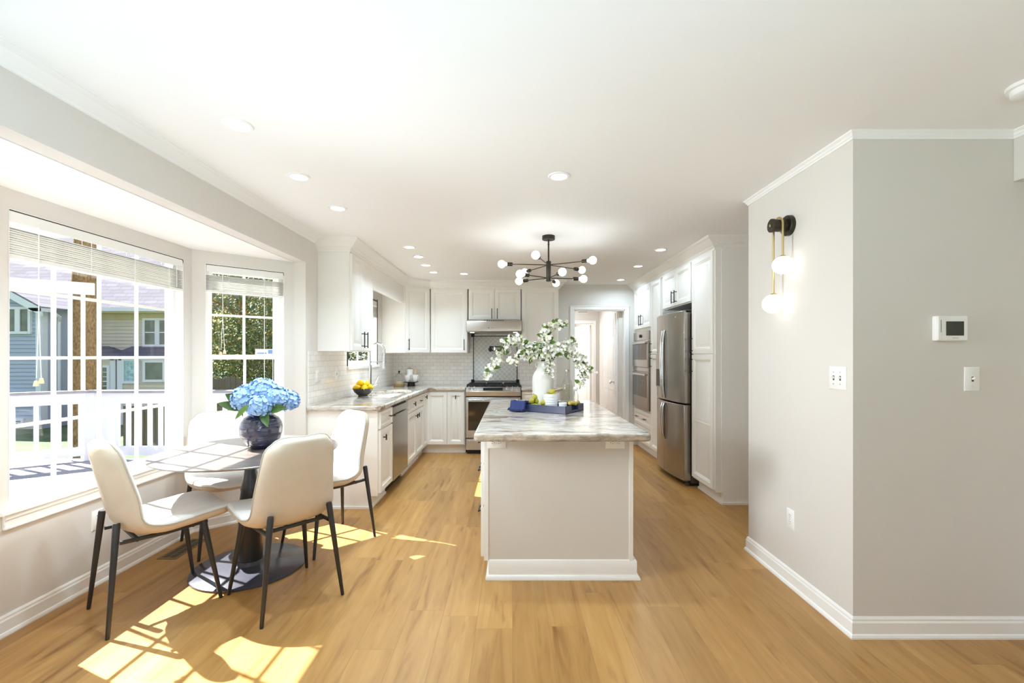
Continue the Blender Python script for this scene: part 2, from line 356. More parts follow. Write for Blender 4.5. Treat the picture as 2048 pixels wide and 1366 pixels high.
    def rings(s, O, u, v, n, w, h, rr, mi=0):
        """rectangular raised panel: rings (inset, height) on the plane through O"""
        O, u, v, n = map(Vector, (O, u, v, n)); vs, fs = [], []
        for (a, z) in rr:
            vs += [O + u * a + v * a + n * z, O + u * (w - a) + v * a + n * z, O + u * (w - a) + v * (h - a) + n * z, O + u * a + v * (h - a) + n * z]
        for i in range(len(rr) - 1):
            for k in range(4): fs.append((i * 4 + k, i * 4 + (k + 1) % 4, i * 4 + 4 + (k + 1) % 4, i * 4 + 4 + k))
        e = (len(rr) - 1) * 4; fs.append((e, e + 1, e + 2, e + 3)); fs.append((3, 2, 1, 0))
        if u.cross(v).dot(n) < 0: fs = [f[::-1] for f in fs]
        return s.add(vs, fs, mi)
    def grid(s, fn, nu, nv, mi=0, flip=False):
        vs = [fn(i / nu, j / nv) for j in range(nv + 1) for i in range(nu + 1)]; fs = []
        for j in range(nv):
            for i in range(nu):
                a = j * (nu + 1) + i; q = (a, a + 1, a + nu + 2, a + nu + 1); fs.append(q[::-1] if flip else q)
        return s.add(vs, fs, mi)
    def build(s, name, m, parent=None, bevel=0, seg=2, angle=38, local=False, flat=False):
        me = bpy.data.meshes.new(name); M = ROOTM.get(parent) if parent is not None and not local else None
        vs = s.v
        if M is not None:
            inv = M.inverted(); vs = [tuple(inv @ Vector(p)) for p in vs]
        me.from_pydata(vs, [], s.f); ms = m if isinstance(m, (list, tuple)) else [m]
        for q in ms: me.materials.append(q)
        if len(ms) > 1: me.polygons.foreach_set('material_index', s.m)
        me.validate(); me.update()
        if not flat:
            me.shade_smooth(); me.set_sharp_from_angle(angle=R(angle))
        o = bpy.data.objects.new(name, me); COL.objects.link(o)
        if parent is not None:
            o.parent = parent
            if not local: ROOTM[o] = ROOTM[parent]
        else: ROOTM[o] = Matrix.Identity(4)
        if bevel:
            b = o.modifiers.new('bevel', 'BEVEL'); b.width = bevel; b.segments = seg; b.limit_method = 'ANGLE'; b.angle_limit = R(35)
        return o
def tag(o, label=None, cat=None, group=None, kind=None):
    if label: o['label'] = label
    if cat: o['category'] = cat
    if group: o['group'] = group
    if kind: o['kind'] = kind
    return o
def thing(name, label, cat, loc=(0, 0, 0), rotz=0, group=None):
    o = bpy.data.objects.new(name, None); COL.objects.link(o); o.empty_display_size = 0.1
    o.location = loc; o.rotation_euler = (0, 0, rotz)
    ROOTM[o] = Matrix.Translation(Vector(loc)) @ Matrix.Rotation(rotz, 4, 'Z')
    return tag(o, label, cat, group)
def struct(name, mb, m, label, cat, **k):
    return tag(mb.build(name, m, **k), label, cat, kind='structure')
def sroot(name, label, cat, loc=(0, 0, 0)):
    return tag(thing(name, label, cat, loc), kind='structure')
def copy_tree(o, loc=None, rotz=None, label=None, parent=None):
    c = o.copy(); COL.objects.link(c)
    if parent is not None: c.parent = parent
    if loc is not None: c.location = loc
    if rotz is not None: c.rotation_euler = (0, 0, rotz)
    if label: c['label'] = label
    for ch in list(o.children): copy_tree(ch, parent=c)
    return c
def at(px, py, Y):
    k = FPX / Y; return Vector(((px - 1025) / k, Y, CAMH - (py - 711) / k))
# ------------------------------------------------------------------ room shell
CEIL, XL, XB, HDR = 2.44, -1.82, -2.47, 2.18
YB = 6.86                                  # back wall
XR, YR = 1.645, 2.174                      # right hand wall corner
bay_c0, bay_c1 = Vector((XB, 2.02)), Vector((XB, 3.468))
bay_f = Vector((-1.92, 3.96)); bay_n = Vector((-1.92, 1.53))

def wall_run(mb, A, B, z0, z1, out, th, openings=()):
    A, B = Vector(A), Vector(B); d = (B - A); L = d.length; d.normalize(); o = Vector(out).normalized() * th
    def seg(s0, s1, a, b):
        if s1 - s0 < 1e-4 or b - a < 1e-4: return
        p = A + d * s0
        mb.obox((p.x, p.y, a), (d.x * (s1 - s0), d.y * (s1 - s0), 0), (o.x, o.y, 0), (0, 0, b - a))
    cur = 0
    for (s0, s1, a, b) in sorted(openings):
        seg(cur, s0, z0, z1); seg(s0, s1, z0, a); seg(s0, s1, b, z1); cur = s1
    seg(cur, L, z0, z1)

# floor: one slab following the outline of room, bay and hall
m = MB(); m.prism([(-1.93, -2.7), (2.7, -2.7), (2.7, 6.9), (2.2, 6.9), (2.2, 12), (-0.6, 12), (-0.6, 6.97), (-1.93, 6.97), (-1.93, 4.0), (-2.58, 3.51), (-2.58, 1.97), (-1.93, 1.49)], -0.12, 0)
struct('floor', m, M_FLOOR, 'light oak plank floor running through dining area and kitchen', 'floor')
m = MB(); m.box(-1.93, 2.7, -2.7, 6.97, CEIL, CEIL + 0.15)
struct('ceiling', m, M_CEIL, 'flat white painted ceiling with recessed lights', 'ceiling')
m = MB(); m.prism([(-1.93, 1.5), (-2.6, 2.0), (-2.6, 3.5), (-1.93, 3.98)], HDR, HDR + 0.12)
struct('ceiling_bay', m, M_CEIL, 'lower white ceiling inside the bay window recess', 'ceiling')

m = MB()
wall_run(m, (XL, -2.7), (XL, 1.53), 0, CEIL, (-1, 0), 0.10)
wall_run(m, (XL, 1.53), (XL, 3.96), HDR, CEIL, (-1, 0), 0.10)
wall_run(m, (XL, 3.96), (XL, YB + 0.11), 0, CEIL, (-1, 0), 0.10, [(0.99, 2.09, 1.24, 2.09)])
struct('wall_left', m, M_WALL, 'off white side wall with header over the bay recess and sink window', 'wall')
W1 = (0.186, 1.358, 0.61, 2.083)           # centre bay window along its wall
m = MB(); wall_run(m, bay_c0, bay_c1, -0.1, HDR + 0.02, (-1, 0), 0.11, [W1])
struct('wall_bay_center', m, M_WALL, 'middle wall of the bay under and around the big window', 'wall')
dF = (bay_f - bay_c1).normalized(); nF = Vector((-dF.y, dF.x)); LF = (bay_f - bay_c1).length
W2 = (0.086, 0.655, 0.61, 2.083)
m = MB(); wall_run(m, bay_c1, bay_f, -0.1, HDR + 0.02, nF, 0.11, [W2])
struct('wall_bay_far', m, M_WALL, 'angled bay wall around the narrow sash window near the kitchen', 'wall')
dN = (bay_c0 - bay_n).normalized(); nN = Vector((-dN.y, dN.x)); LN = (bay_c0 - bay_n).length
W3 = (LN - 0.655, LN - 0.086, 0.61, 2.083)
m = MB(); wall_run(m, bay_n, bay_c0, -0.1, HDR + 0.02, nN, 0.11, [W3])
struct('wall_bay_near', m, M_WALL, 'angled bay wall nearest the camera', 'wall')
DX0, DX1, DZ = 0.937, 1.715, 2.055         # hall doorway in the back wall
m = MB(); wall_run(m, (-1.93, YB), (2.7, YB), 0, CEIL, (0, 1), 0.11, [(DX0 + 1.93, DX1 + 1.93, 0, DZ)])
struct('wall_back', m, M_WALL, 'greige kitchen end wall with doorway to the hall', 'wall')
m = MB(); m.box(XR, 2.72, YR, 3.136, 0, CEIL)
struct('wall_right', m, M_WALL, 'wall block with brass sconce, thermostat and switches', 'wall')
m = MB(); m.box(2.6, 2.75, 3.136, YB + 0.1, 0, CEIL)
struct('wall_right_far', m, M_WALL, 'wall behind the refrigerator and pantry', 'wall')
m = MB(); m.box(2.49, 2.72, -2.7, YR, 0, CEIL)
struct('wall_right_near', m, M_WALL, 'wall at the edge of the picture beside the thermostat wall', 'wall')
m = MB(); m.box(2.42, 2.50, -2.6, YR, 2.20, CEIL)
struct('beam', m, M_WALL, 'boxed soffit beam under the ceiling at the edge by the smoke detector', 'beam', bevel=0.002)
m = MB(); wall_run(m, (-1.93, -2.6), (2.72, -2.6), 0, CEIL, (0, -1), 0.12, [(1.1, 4.2, 0.1, 2.15)])
struct('wall_behind', m, M_WALL, 'wall with patio door opening behind the camera', 'wall')

# trims
BASE = [(0, 0), (0.022, 0), (0.022, 0.008), (0.018, 0.018), (0.013, 0.022), (0.013, 0.074), (0.009, 0.082), (0.009, 0.090), (0.003, 0.1), (0, 0.1)]
m = MB(); m.sweep(BASE, [(XL, -2.6), (XL, 1.53), (bay_n.x, bay_n.y), (XB, 2.02), (XB, 3.468), (bay_f.x, bay_f.y), (XL, 3.96), (XL, 4.018)], side=-1)
struct('baseboard_left', m, M_TRIM, 'white baseboard following the bay wall', 'baseboard', angle=15)
m = MB(); m.sweep(BASE, [(2.6, 3.136), (XR, 3.136), (XR, YR), (2.49, YR)], side=-1)
struct('baseboard_right', m, M_TRIM, 'white baseboard wrapping the sconce wall corner', 'baseboard', angle=15)
CROWN_L = [(0, CEIL - 0.05), (0.008, CEIL - 0.048), (0.014, CEIL - 0.040), (0.030, CEIL - 0.030), (0.062, CEIL - 0.013), (0.078, CEIL - 0.010), (0.09, CEIL - 0.006), (0.09, CEIL), (0, CEIL)]
m = MB(); m.sweep(CROWN_L, [(XL, -2.6), (XL, 4.2)], side=-1)
struct('trim_1', m, M_TRIM, 'white crown moulding above the bay header', 'moulding', angle=15)
CROWN_R = [(0, CEIL - 0.036), (0.006, CEIL - 0.036), (0.006, CEIL - 0.028), (0.014, CEIL - 0.022), (0.014, CEIL - 0.015), (0.026, CEIL - 0.006), (0.026, CEIL), (0, CEIL)]
m = MB(); m.sweep(CROWN_R, [(2.6, 3.136), (XR, 3.136), (XR, YR), (2.42, YR), (2.42, -2.5)], side=-1)
struct('trim_2', m, M_TRIM, 'narrow white crown moulding around the sconce wall', 'moulding', angle=15)
CROWN_C = [(0, 2.325), (0.012, 2.325), (0.012, 2.345), (0.022, 2.352), (0.030, 2.366), (0.045, 2.372), (0.080, 2.402), (0.092, 2.412), (0.108, 2.418), (0.108, CEIL), (0, CEIL)]
m = MB(); m.sweep(CROWN_C, [(XL, 4.20), (-1.52, 4.20), (-1.52, 6.27), (-1.215, 6.55), (0.67, 6.55), (0.67, YB)], side=-1)
struct('trim_3', m, M_CAB, 'stepped crown moulding over the sink side and range side cabinets', 'moulding', angle=15)
m = MB(); m.sweep(CROWN_C, [(1.855, YB), (1.855, 4.12), (2.6, 4.12)], side=-1)
bead = MB()
for i in range(34): bead.box(1.80 + i * 0.024, 1.812 + i * 0.024, 4.058, 4.072, 2.374, 2.386)
o4 = struct('trim_4', m, M_CAB, 'stepped crown moulding with a bead row over refrigerator wall cabinets', 'moulding', angle=15)
bead.build('bead_row', M_CAB, o4)

# doorway casings and hall
def casing(mb, x0, x1, zt, y, w=0.06, t=0.018):
    mb.box(x0 - w, x0, y - t, y, 0, zt + w); mb.box(x1, x1 + w, y - t, y, 0, zt + w); mb.box(x0, x1, y - t, y, zt, zt + w)
    mb.box(x0 - w - 0.006, x1 + w + 0.006, y - t - 0.006, y, zt + w - 0.014, zt + w)
m = MB(); casing(m, DX0, DX1, DZ, YB)
m.box(DX0, DX0 + 0.015, YB - 0.005, YB + 0.115, 0, DZ); m.box(DX1 - 0.015, DX1, YB - 0.005, YB + 0.115, 0, DZ); m.box(DX0, DX1, YB - 0.005, YB + 0.115, DZ - 0.015, DZ)
struct('trim_5', m, M_TRIM, 'white casing around the hall doorway beside the oven tower', 'casing', bevel=0.003)
HYB = 8.57
m = MB(); m.box(1.64, 1.75, YB + 0.11, 12.0, 0, 2.44)
struct('wall_hall_right', m, M_WALL, 'side wall of the hall beyond the doorway', 'wall')
m = MB(); m.box(-0.6, -0.5, YB + 0.11, 12.0, 0, 2.44)
struct('wall_hall_left', m, M_WALL, 'far side wall of the hall', 'wall')
m = MB(); wall_run(m, (-0.6, HYB), (1.64, HYB), 0, 2.44, (0, 1), 0.1, [(1.35, 2.13, 0, 1.965)])
struct('wall_hall_back', m, M_WALL, 'hall end wall with a second doorway', 'wall')
m = MB(); m.box(-0.6, 1.75, 11.6, 11.7, 0, 2.44)
struct('wall_room_beyond', m, M_WALL, 'wall of the bright room beyond the hall', 'wall')
m = MB(); m.box(-0.6, 1.75, YB + 0.11, 12.0, 2.44, 2.54)
struct('ceiling_hall', m, M_CEIL, 'white ceiling of the hall', 'ceiling')
m = MB(); casing(m, 0.75, 1.53, 1.965, HYB)
struct('trim_6', m, M_TRIM, 'white casing of the second doorway at the hall end', 'casing', bevel=0.003)
RP = [(0, 0), (0, 0.036), (0.003, 0.038), (0.045, 0.038), (0.052, 0.031), (0.060, 0.028), (0.078, 0.028), (0.098, 0.036)]
def panel_door(root, O, u, n, w, h, panels, knob_s, knob_z):
    O, u, n = Vector(O), Vector(u), Vector(n); z = Vector((0, 0, 1))
    b = MB(); b.obox(O - n * 0.018, u * w, n * 0.033, z * h)
    for (a, c, e, f) in panels:
        for sg in (1, -1):
            b.rings(O + u * a + z * e + n * (0.0145 if sg > 0 else -0.0175), u, z, n * sg, c - a, f - e, [(0, 0), (0, 0.004), (0.012, 0.006), (0.03, 0.0), (0.05, 0.005)])
    leaf = b.build('door_leaf', M_TRIM, root, bevel=0.002)
    k = MB()
    for sg in (1, -1):
        c = O + u * knob_s + z * knob_z + n * (0.015 * sg)
        k.lathe([(0.030, 0), (0.030, 0.006), (0.011, 0.010), (0.010, 0.034), (0.024, 0.044), (0.029, 0.056), (0.022, 0.068), (0, 0.071)], c, 16, axis=n * sg)
    k.build('knob', M_CHROME, leaf)
    hg = MB()
    for hz in (0.25, 1.05, 1.8): hg.obox(O + z * hz + n * 0.010 - u * 0.008, u * 0.02, n * 0.012, z * 0.09)
    hg.build('hinge', M_CHROME, leaf)
six = lambda w: [(0.11, w / 2 - 0.05, 0.22, 0.82), (w / 2 + 0.05, w - 0.11, 0.22, 0.82), (0.11, w / 2 - 0.05, 0.98, 1.55), (w / 2 + 0.05, w - 0.11, 0.98, 1.55), (0.11, w / 2 - 0.05, 1.66, 1.92), (w / 2 + 0.05, w - 0.11, 1.66, 1.92)]
d1 = sroot('door_1', 'white panel closet door with chrome knob in the hall side wall', 'door')
c = MB(); c.box(1.622, 1.64, 7.0, 7.06, 0, 2.09); c.box(1.622, 1.64, 7.96, 8.02, 0, 2.09); c.box(1.622, 1.64, 7.06, 7.96, 2.03, 2.09); c.build('casing', M_TRIM, d1, bevel=0.003)
panel_door(d1, (1.622, 7.96, 0.01), (0, -1, 0), (-1, 0, 0), 0.90, 2.02, six(0.90), 0.83, 0.93)
d2 = sroot('door_2', 'white door standing open beyond the second hall doorway', 'door')
panel_door(d2, (1.505, HYB + 0.12, 0.01), Vector((-0.30, 0.95, 0)).normalized(), Vector((-0.95, -0.30, 0)).normalized(), 0.76, 1.94, six(0.76), 0.7, 0.93)
v = thing('air_vent', 'small slotted air vent high on the hall end wall', 'vent', (1.33, HYB, 2.19))
b = MB(); b.box(1.24, 1.43, HYB - 0.012, HYB, 2.165, 2.215); fr_ = b.build('vent_plate', M_PLASTIC, v)
b = MB()
for i in range(8): b.box(1.252 + i * 0.022, 1.266 + i * 0.022, HYB - 0.014, HYB - 0.011, 2.178, 2.202)
b.build('slots', M_SLOT, v)
area('hall_fill', (0.9, 7.75, 2.40), 0.25, 15, (0, 0, -1), (0.92, 0.96, 1.0), disk=True)  # unseen lamp brightening the hall, no fixture built
area('room_beyond_fill', (-0.2, 10.0, 1.5), 1.4, 42, (1, -0.25, 0), (0.95, 0.98, 1))  # unseen lamp brightening the room beyond, no window built there

# ------------------------------------------------------------------ windows
def window(name, label, A, d, out, L, z0, z1, cols, rows, hung=False, stool=True, black=False, gdepth=0.095):
    A = Vector((A[0], A[1], 0)); d = Vector((d[0], d[1], 0)).normalized(); o = Vector((out[0], out[1], 0)).normalized(); z = Vector((0, 0, 1))
    P = lambda s, q, h: A + d * s + o * q + z * h
    w = sroot(name, label, 'window', tuple(P(L / 2, 0, z0)))
    def bx(mb, s0, s1, q0, q1, h0, h1): mb.obox(P(s0, q0, h0), d * (s1 - s0), o * (q1 - q0), z * (h1 - h0))
    f = MB(); fw = 0.032
    for q0, q1, e in ((0.055, 0.118, 0),):
        bx(f, 0, fw, q0, q1, z0, z1); bx(f, L - fw, L, q0, q1, z0, z1); bx(f, fw, L - fw, q0, q1, z0, z0 + fw); bx(f, fw, L - fw, q0, q1, z1 - fw, z1)
    f.build('frame', M_TRIM, w, bevel=0.002)
    j = MB(); t = 0.004
    bx(j, -0.001, t, 0, 0.055, z0, z1); bx(j, L - t, L + 0.001, 0, 0.055, z0, z1); bx(j, t, L - t, 0, 0.055, z1 - t, z1 + 0.001)
    j.build('jamb', M_TRIM, w)
    def lattice(nm, s0, s1, h0, h1, c, r, q, rail):
        g = MB(); mw = 0.009
        if rail:
            bx(g, s0, s0 + rail, q - 0.014, q + 0.014, h0, h1); bx(g, s1 - rail, s1, q - 0.014, q + 0.014, h0, h1)
            bx(g, s0 + rail, s1 - rail, q - 0.014, q + 0.014, h0, h0 + rail); bx(g, s0 + rail, s1 - rail, q - 0.014, q + 0.014, h1 - rail, h1)
        for i in range(1, c): x = s0 + (s1 - s0) * i / c; bx(g, x - mw, x + mw, q - 0.007, q + 0.007, h0, h1)
        for i in range(1, r): x = h0 + (h1 - h0) * i / r; bx(g, s0, s1, q - 0.0065, q + 0.0065, x - mw, x + mw)
        so = g.build(nm, M_TRIM, w)
        p = MB(); p.add([P(s0, q, h0), P(s1, q, h0), P(s1, q, h1), P(s0, q, h1)], [(0, 1, 2, 3)]); p.build('pane', M_GLASS, so)
    if hung:
        mid = (z0 + z1) / 2
        lattice('upper_sash', fw, L - fw, mid - 0.02, z1 - fw, cols, rows, 0.104, 0.024)
        lattice('lower_sash', fw, L - fw, z0 + fw, mid + 0.02, cols, rows, 0.074, 0.024)
    else: lattice('muntin_grid', fw, L - fw, z0 + fw, z1 - fw, cols, rows, gdepth, 0)
    if stool:
        s = MB(); bx(s, -0.05, L + 0.05, -0.030, 0.0, z0 - 0.028, z0); bx(s, 0, L, 0, 0.118, z0 - 0.028, z0 + 0.001)
        s.build('sill', M_TRIM, w, bevel=0.006)
        s = MB(); bx(s, -0.03, L + 0.03, -0.014, 0, z0 - 0.098, z0 - 0.028); bx(s, -0.03, L + 0.03, -0.02, -0.012, z0 - 0.05, z0 - 0.028); bx(s, -0.03, L + 0.03, -0.018, -0.012, z0 - 0.098, z0 - 0.084)
        s.build('apron', M_TRIM, w, bevel=0.003)
    if black:
        k = MB(); bx(k, L - 0.01, L + 0.004, -0.008, 0.0, z0, z1 + 0.02); bx(k, -0.004, L + 0.004, -0.008, 0.0, z1 - 0.006, z1 + 0.006); bx(k, -0.004, 0.01, -0.008, 0, z0, z1 + 0.02)
        k.build('metal_edge', M_BRONZE, w)
    return w, P, d, o
def blind(label, P, d, o, L, z1, stack, group_slats, cords, tassel_drop, valance=True):
    z = Vector((0, 0, 1)); root = thing('window_blind', label, 'blind', tuple(P(L / 2, 0.025, z1)), group=None)
    def bx(mb, s0, s1, q0, q1, h0, h1): mb.obox(P(s0, q0, h0), d * (s1 - s0), o * (q1 - q0), z * (h1 - h0))
    g = 0.006
    b = MB(); bx(b, g, L - g, 0.012, 0.052, z1 - 0.052, z1 - 0.006); b.build('headrail', M_TRIM, root, bevel=0.002)
    if valance:
        b = MB(); bx(b, g, L - g, 0.000, 0.008, z1 - 0.062, z1 - 0.009); b.build('valance', M_BLIND, root, bevel=0.002)
        b = MB(); bx(b, 0.002, L - 0.002, 0.0, 0.01, z1 - 0.009, z1 - 0.004); bx(b, L - 0.006, L - 0.001, 0.0, 0.01, z1 - 0.03, z1 - 0.004); b.build('shadow_gap_strip', M_BRONZE, root)  # dark strip painting the shadow gap above the valance
    b = MB(); n = group_slats; top = z1 - 0.085
    for i in range(n):
        h = top - stack * (i + 0.5) / n; q = 0.002 + 0.003 * rnd.random()
        bx(b, g, L - g, q, q + 0.05, h - 0.0015, h + 0.0022)
    b.build('slats', M_BLIND, root)
    b = MB(); bx(b, g, L - g, 0.003, 0.053, top - stack - 0.022, top - stack - 0.003); b.build('bottom_rail', M_BLIND, root, bevel=0.002)
    for s in ([0.12, 0.37, 0.63, 0.88] if L > 0.8 else [0.28, 0.74]):
        b = MB()
        for q in (0.0, 0.056): b.tube([P(L * s, q - 0.001, z1 - 0.05), P(L * s, q - 0.001, top - stack - 0.02)], 0.0014, 5)
        for k in range(4): b.tube([P(L * s - 0.02 + 0.01 * k, -0.004, top - stack * 0.35 - 0.02 * k), P(L * s + 0.015 - 0.006 * k, -0.006, top - stack * 0.4 - 0.02 * k)], 0.0013, 5)
        b.build('ladder_cord', M_TRIM, root)
    for (s, drop, split) in cords:
        zt = z1 - 0.06; b = MB()
        if split:
            zk = zt - drop * 0.55; b.tube([P(s, -0.006, zt), P(s, -0.006, zk)], 0.0022, 6)
            for e in (-0.012, 0.012): b.tube([P(s, -0.006, zk), P(s + e, -0.006, zt - drop)], 0.0016, 6)
        else: b.tube([P(s, -0.006, zt), P(s, -0.006, zt - drop)], 0.0022, 6)
        co = b.build('pull_cord', M_TRIM, root)
        if split:
            for e, dz in ((-0.014, 0.012), (0.013, 0)):
                t = MB(); t.lathe([(0.004, 0.03), (0.007, 0.028), (0.012, 0.004), (0.011, 0), (0, 0)][::-1], P(s + e, -0.006, zt - drop - 0.03 - dz), 12); t.build('tassel', M_CAKE, co)
    return root
A1 = bay_c0 + Vector((0, W1[0])); L1 = W1[1] - W1[0]
w1 = window('window_1', 'big sixteen pane bay window looking onto the deck', A1, (0, 1), (-1, 0), L1, W1[2], W1[3], 4, 4)
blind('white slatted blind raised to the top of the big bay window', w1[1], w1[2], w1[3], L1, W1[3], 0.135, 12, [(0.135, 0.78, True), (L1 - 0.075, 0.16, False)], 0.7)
A2 = bay_c1 + dF * W2[0]; L2 = W2[1] - W2[0]
w2 = window('window_2', 'narrow sash bay window showing trees beside the kitchen', A2, dF, nF, L2, W2[2], W2[3], 2, 2, hung=True)
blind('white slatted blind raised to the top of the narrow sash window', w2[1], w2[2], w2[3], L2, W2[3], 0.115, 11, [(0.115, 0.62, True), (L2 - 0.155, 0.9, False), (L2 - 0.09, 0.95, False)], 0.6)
A3 = bay_n + dN * W3[0]; L3 = W3[1] - W3[0]
c3 = A3 + dN * (L3 / 2) - nN * 0.02
area('fill_near_bay_window', (c3.x, c3.y, 1.62), 0.5, 14, (1, 0.14, -0.10), (0.86, 0.93, 1.0), sizey=0.7, spread=R(80))  # added fill lamp out of view by the near bay window, brightens the sconce wall
window('window_3', 'narrow sash bay window nearest the camera, outside the picture', A3, dN, nN, L3, W3[2], W3[3], 2, 2, hung=True)
w4 = window('window_4', 'window over the kitchen sink with thin dark metal edge', (XL, 4.95), (0, 1), (-1, 0), 1.10, 1.24, 2.09, 2, 1, hung=True, stool=False, black=True)
b = MB(); b.box(XL - 0.0, XL + 0.03, 4.92, 6.08, 1.205, 1.24); b.box(XL - 0.11, XL, 4.95, 6.05, 1.205, 1.242); b.build('sill', M_TRIM, w4[0], bevel=0.004)
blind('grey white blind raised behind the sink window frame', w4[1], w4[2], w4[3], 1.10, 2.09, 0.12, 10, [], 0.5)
# sticker on the angled window
st = thing('window_sticker', 'small blue and white sticker in the lower corner of narrow sash window', 'sticker', tuple(w2[1](L2 - 0.12, 0.10, 1.37)))
P = w2[1]; d_, o_ = w2[2], w2[3]; zz = Vector((0, 0, 1))
b = MB(); b.obox(P(L2 - 0.20, 0.1005, 1.366), d_ * 0.145, o_ * 0.001, zz * 0.05); b.build('paper', mat('sticker_paper', srgb(226, 232, 244), 0.6), st)
b = MB(); b.obox(P(L2 - 0.192, 0.0997, 1.372), d_ * 0.078, o_ * 0.001, zz * 0.014); b.obox(P(L2 - 0.102, 0.0997, 1.374), d_ * 0.042, o_ * 0.001, zz * 0.034); b.build('blue_print', mat('sticker_blue', srgb(120, 138, 184), 0.6), st)

# ------------------------------------------------------------------ outdoors
GZ = -1.25
m = MB(); m.box(-60, 40, -30, 70, GZ - 0.3, GZ); struct('ground', m, M_GRASS, 'shaded lawn beyond the deck', 'lawn')
m = MB(); y = -1.0
while y < 6.32:
    m.box(-7.4, -1.94 if (y > 4.0 or y < 1.5) else -2.62, y, y + 0.135, -0.14, -0.10); y += 0.142
m.box(-7.4, -2.66, -1.0, 6.3, -0.40, -0.16)
struct('deck', m, M_DECK, 'grey board deck outside the bay window', 'deck')
DKZ = -0.10
rp0, rp1, rp2 = Vector((-2.9, 6.30)), Vector((-5.9, 6.30)), Vector((-7.3, 5.3))
rl = thing('deck_railing', 'white wooden railing with square balusters around the deck', 'railing', (-5.9, 6.3, DKZ))
def along(a, b, s, q): d = (b - a).normalized(); nn = Vector((-d.y, d.x)); p = a + d * s + nn * q; return p
def rail(mb, a, b, z0, z1, th):
    d = (b - a); nn = Vector((-d.y, d.x)).normalized() * th
    mb.obox((a.x - nn.x / 2, a.y - nn.y / 2, z0), (d.x, d.y, 0), (nn.x, nn.y, 0), (0, 0, z1 - z0))
def baluster_run(a, b, n):
    L = (b - a).length; d = (b - a).normalized()
    for i in range(n):
        p = a + d * (L * (i + 0.5) / n); m = MB(); rail(m, p - d * 0.022, p + d * 0.022, DKZ + 0.17, DKZ + 0.80, 0.04); m.build('baluster', M_WHITEEXT, rl)
for a, b, n in ((rp0, rp1, 20), (rp1, rp2, 8)):
    m = MB(); rail(m, a, b, DKZ + 0.94, DKZ + 0.975, 0.14); m.build('cap_rail', M_DECK, rl, bevel=0.004)
    m = MB(); rail(m, a, b, DKZ + 0.79, DKZ + 0.94, 0.045); m.build('top_rail', M_WHITEEXT, rl)
    m = MB(); rail(m, a, b, DKZ + 0.07, DKZ + 0.19, 0.045); m.build('bottom_rail', M_WHITEEXT, rl)
    baluster_run(a, b, n)
for p in (rp0, rp1 + Vector((0.02, 0.02)), Vector((-5.72, 6.36)), rp2):
    m = MB(); m.box(p.x - 0.07, p.x + 0.07, p.y - 0.07, p.y + 0.07, DKZ, DKZ + 0.95); m.build('post', M_WHITEEXT, rl)
ab = thing('deck_arbor', 'white arbor beam on two slim posts at the deck corner', 'arbor', (-6.1, 6.2, DKZ))
for px_ in (136, 162):
    p = rp1 + (rp2 - rp1) * (0.1725 if px_ == 136 else 0.0963); p = Vector((p.x, p.y + 0.09))
    m = MB(); m.box(p.x - 0.02, p.x + 0.02, p.y + 0.015, p.y + 0.045, DKZ, 2.24); m.build('post', M_WHITEEXT, ab)
m = MB(); a = rp1 + Vector((0.0, 0.14)) + (rp2 - rp1) * 0.035; rail(m, a, a + (rp2 - rp1).normalized() * 2.2, 2.22, 2.385, 0.07); m.build('beam', M_WHITEEXT, ab)

def clap(mb, A, B, z0, z1, step=0.14, t=0.04):
    """clapboard wall: tilted boards from A to B (outer face to the left of travel reversed)"""
    A, B = Vector(A), Vector(B); d = (B - A).normalized(); nn = Vector((d.y, -d.x)); z = z0
    while z < z1:
        h = min(step, z1 - z); a0 = A + nn * t; b0 = B + nn * t
        mb.add([(A.x, A.y, z), (B.x, B.y, z), (b0.x, b0.y, z), (a0.x, a0.y, z), (A.x, A.y, z + h), (B.x, B.y, z + h)], [(0, 1, 2, 3), (3, 2, 5, 4)]); z += h
def hwin(root, x0, x1, y, z0, z1, panes=1, grid=None, pane=None, name='window', rail=True):
    w = 0.09; m = MB(); m.box(x0 - w, x0, y - 0.1, y, z0 - w, z1 + w); m.box(x1, x1 + w, y - 0.1, y, z0 - w, z1 + w); m.box(x0, x1, y - 0.1, y, z1, z1 + w); m.box(x0, x1, y - 0.12, y, z0 - w, z0)
    for i in range(1, panes): c = x0 + (x1 - x0) * i / panes; m.box(c - 0.09, c + 0.09, y - 0.095, y, z0, z1)
    if rail: m.box(x0, x1, y - 0.085, y, (z0 + z1) / 2 - 0.02, (z0 + z1) / 2 + 0.02)
    if grid:
        for i in range(1, grid[0]): c = x0 + (x1 - x0) * i / grid[0]; m.box(c - 0.012, c + 0.012, y - 0.08, y, z0, z1)
        for i in range(1, grid[1]): c = z0 + (z1 - z0) * i / grid[1]; m.box(x0, x1, y - 0.08, y, c - 0.012, c + 0.012)
    f = m.build(name, M_WHITEEXT, root)
    p = MB(); p.box(x0, x1, y - 0.07, y - 0.06, z0, z1); p.build('pane', pane or M_XPANE, f)
HY = 18.0
h2 = thing('house', 'beige clapboard house with grey shingle roof across the lawn', 'house', (-14, HY, GZ))
m = MB(); clap(m, (-26.6, HY), (-12.5, HY), GZ, 3.05); m.box(-26.6, -12.5, HY + 0.001, HY + 3, GZ, 3.3); m.build('wall', M_SIDING2, h2)
m = MB(); m.box(-26.7, -12.3, HY - 0.45, HY + 0.1, 3.02, 3.10); m.box(-26.7, -12.3, HY - 0.06, HY, 2.80, 3.02); m.build('soffit', M_FASCIA, h2)
m = MB(); m.box(-26.7, -12.3, HY - 0.56, HY - 0.45, 3.08, 3.22); m.build('gutter', M_WHITEEXT, h2)
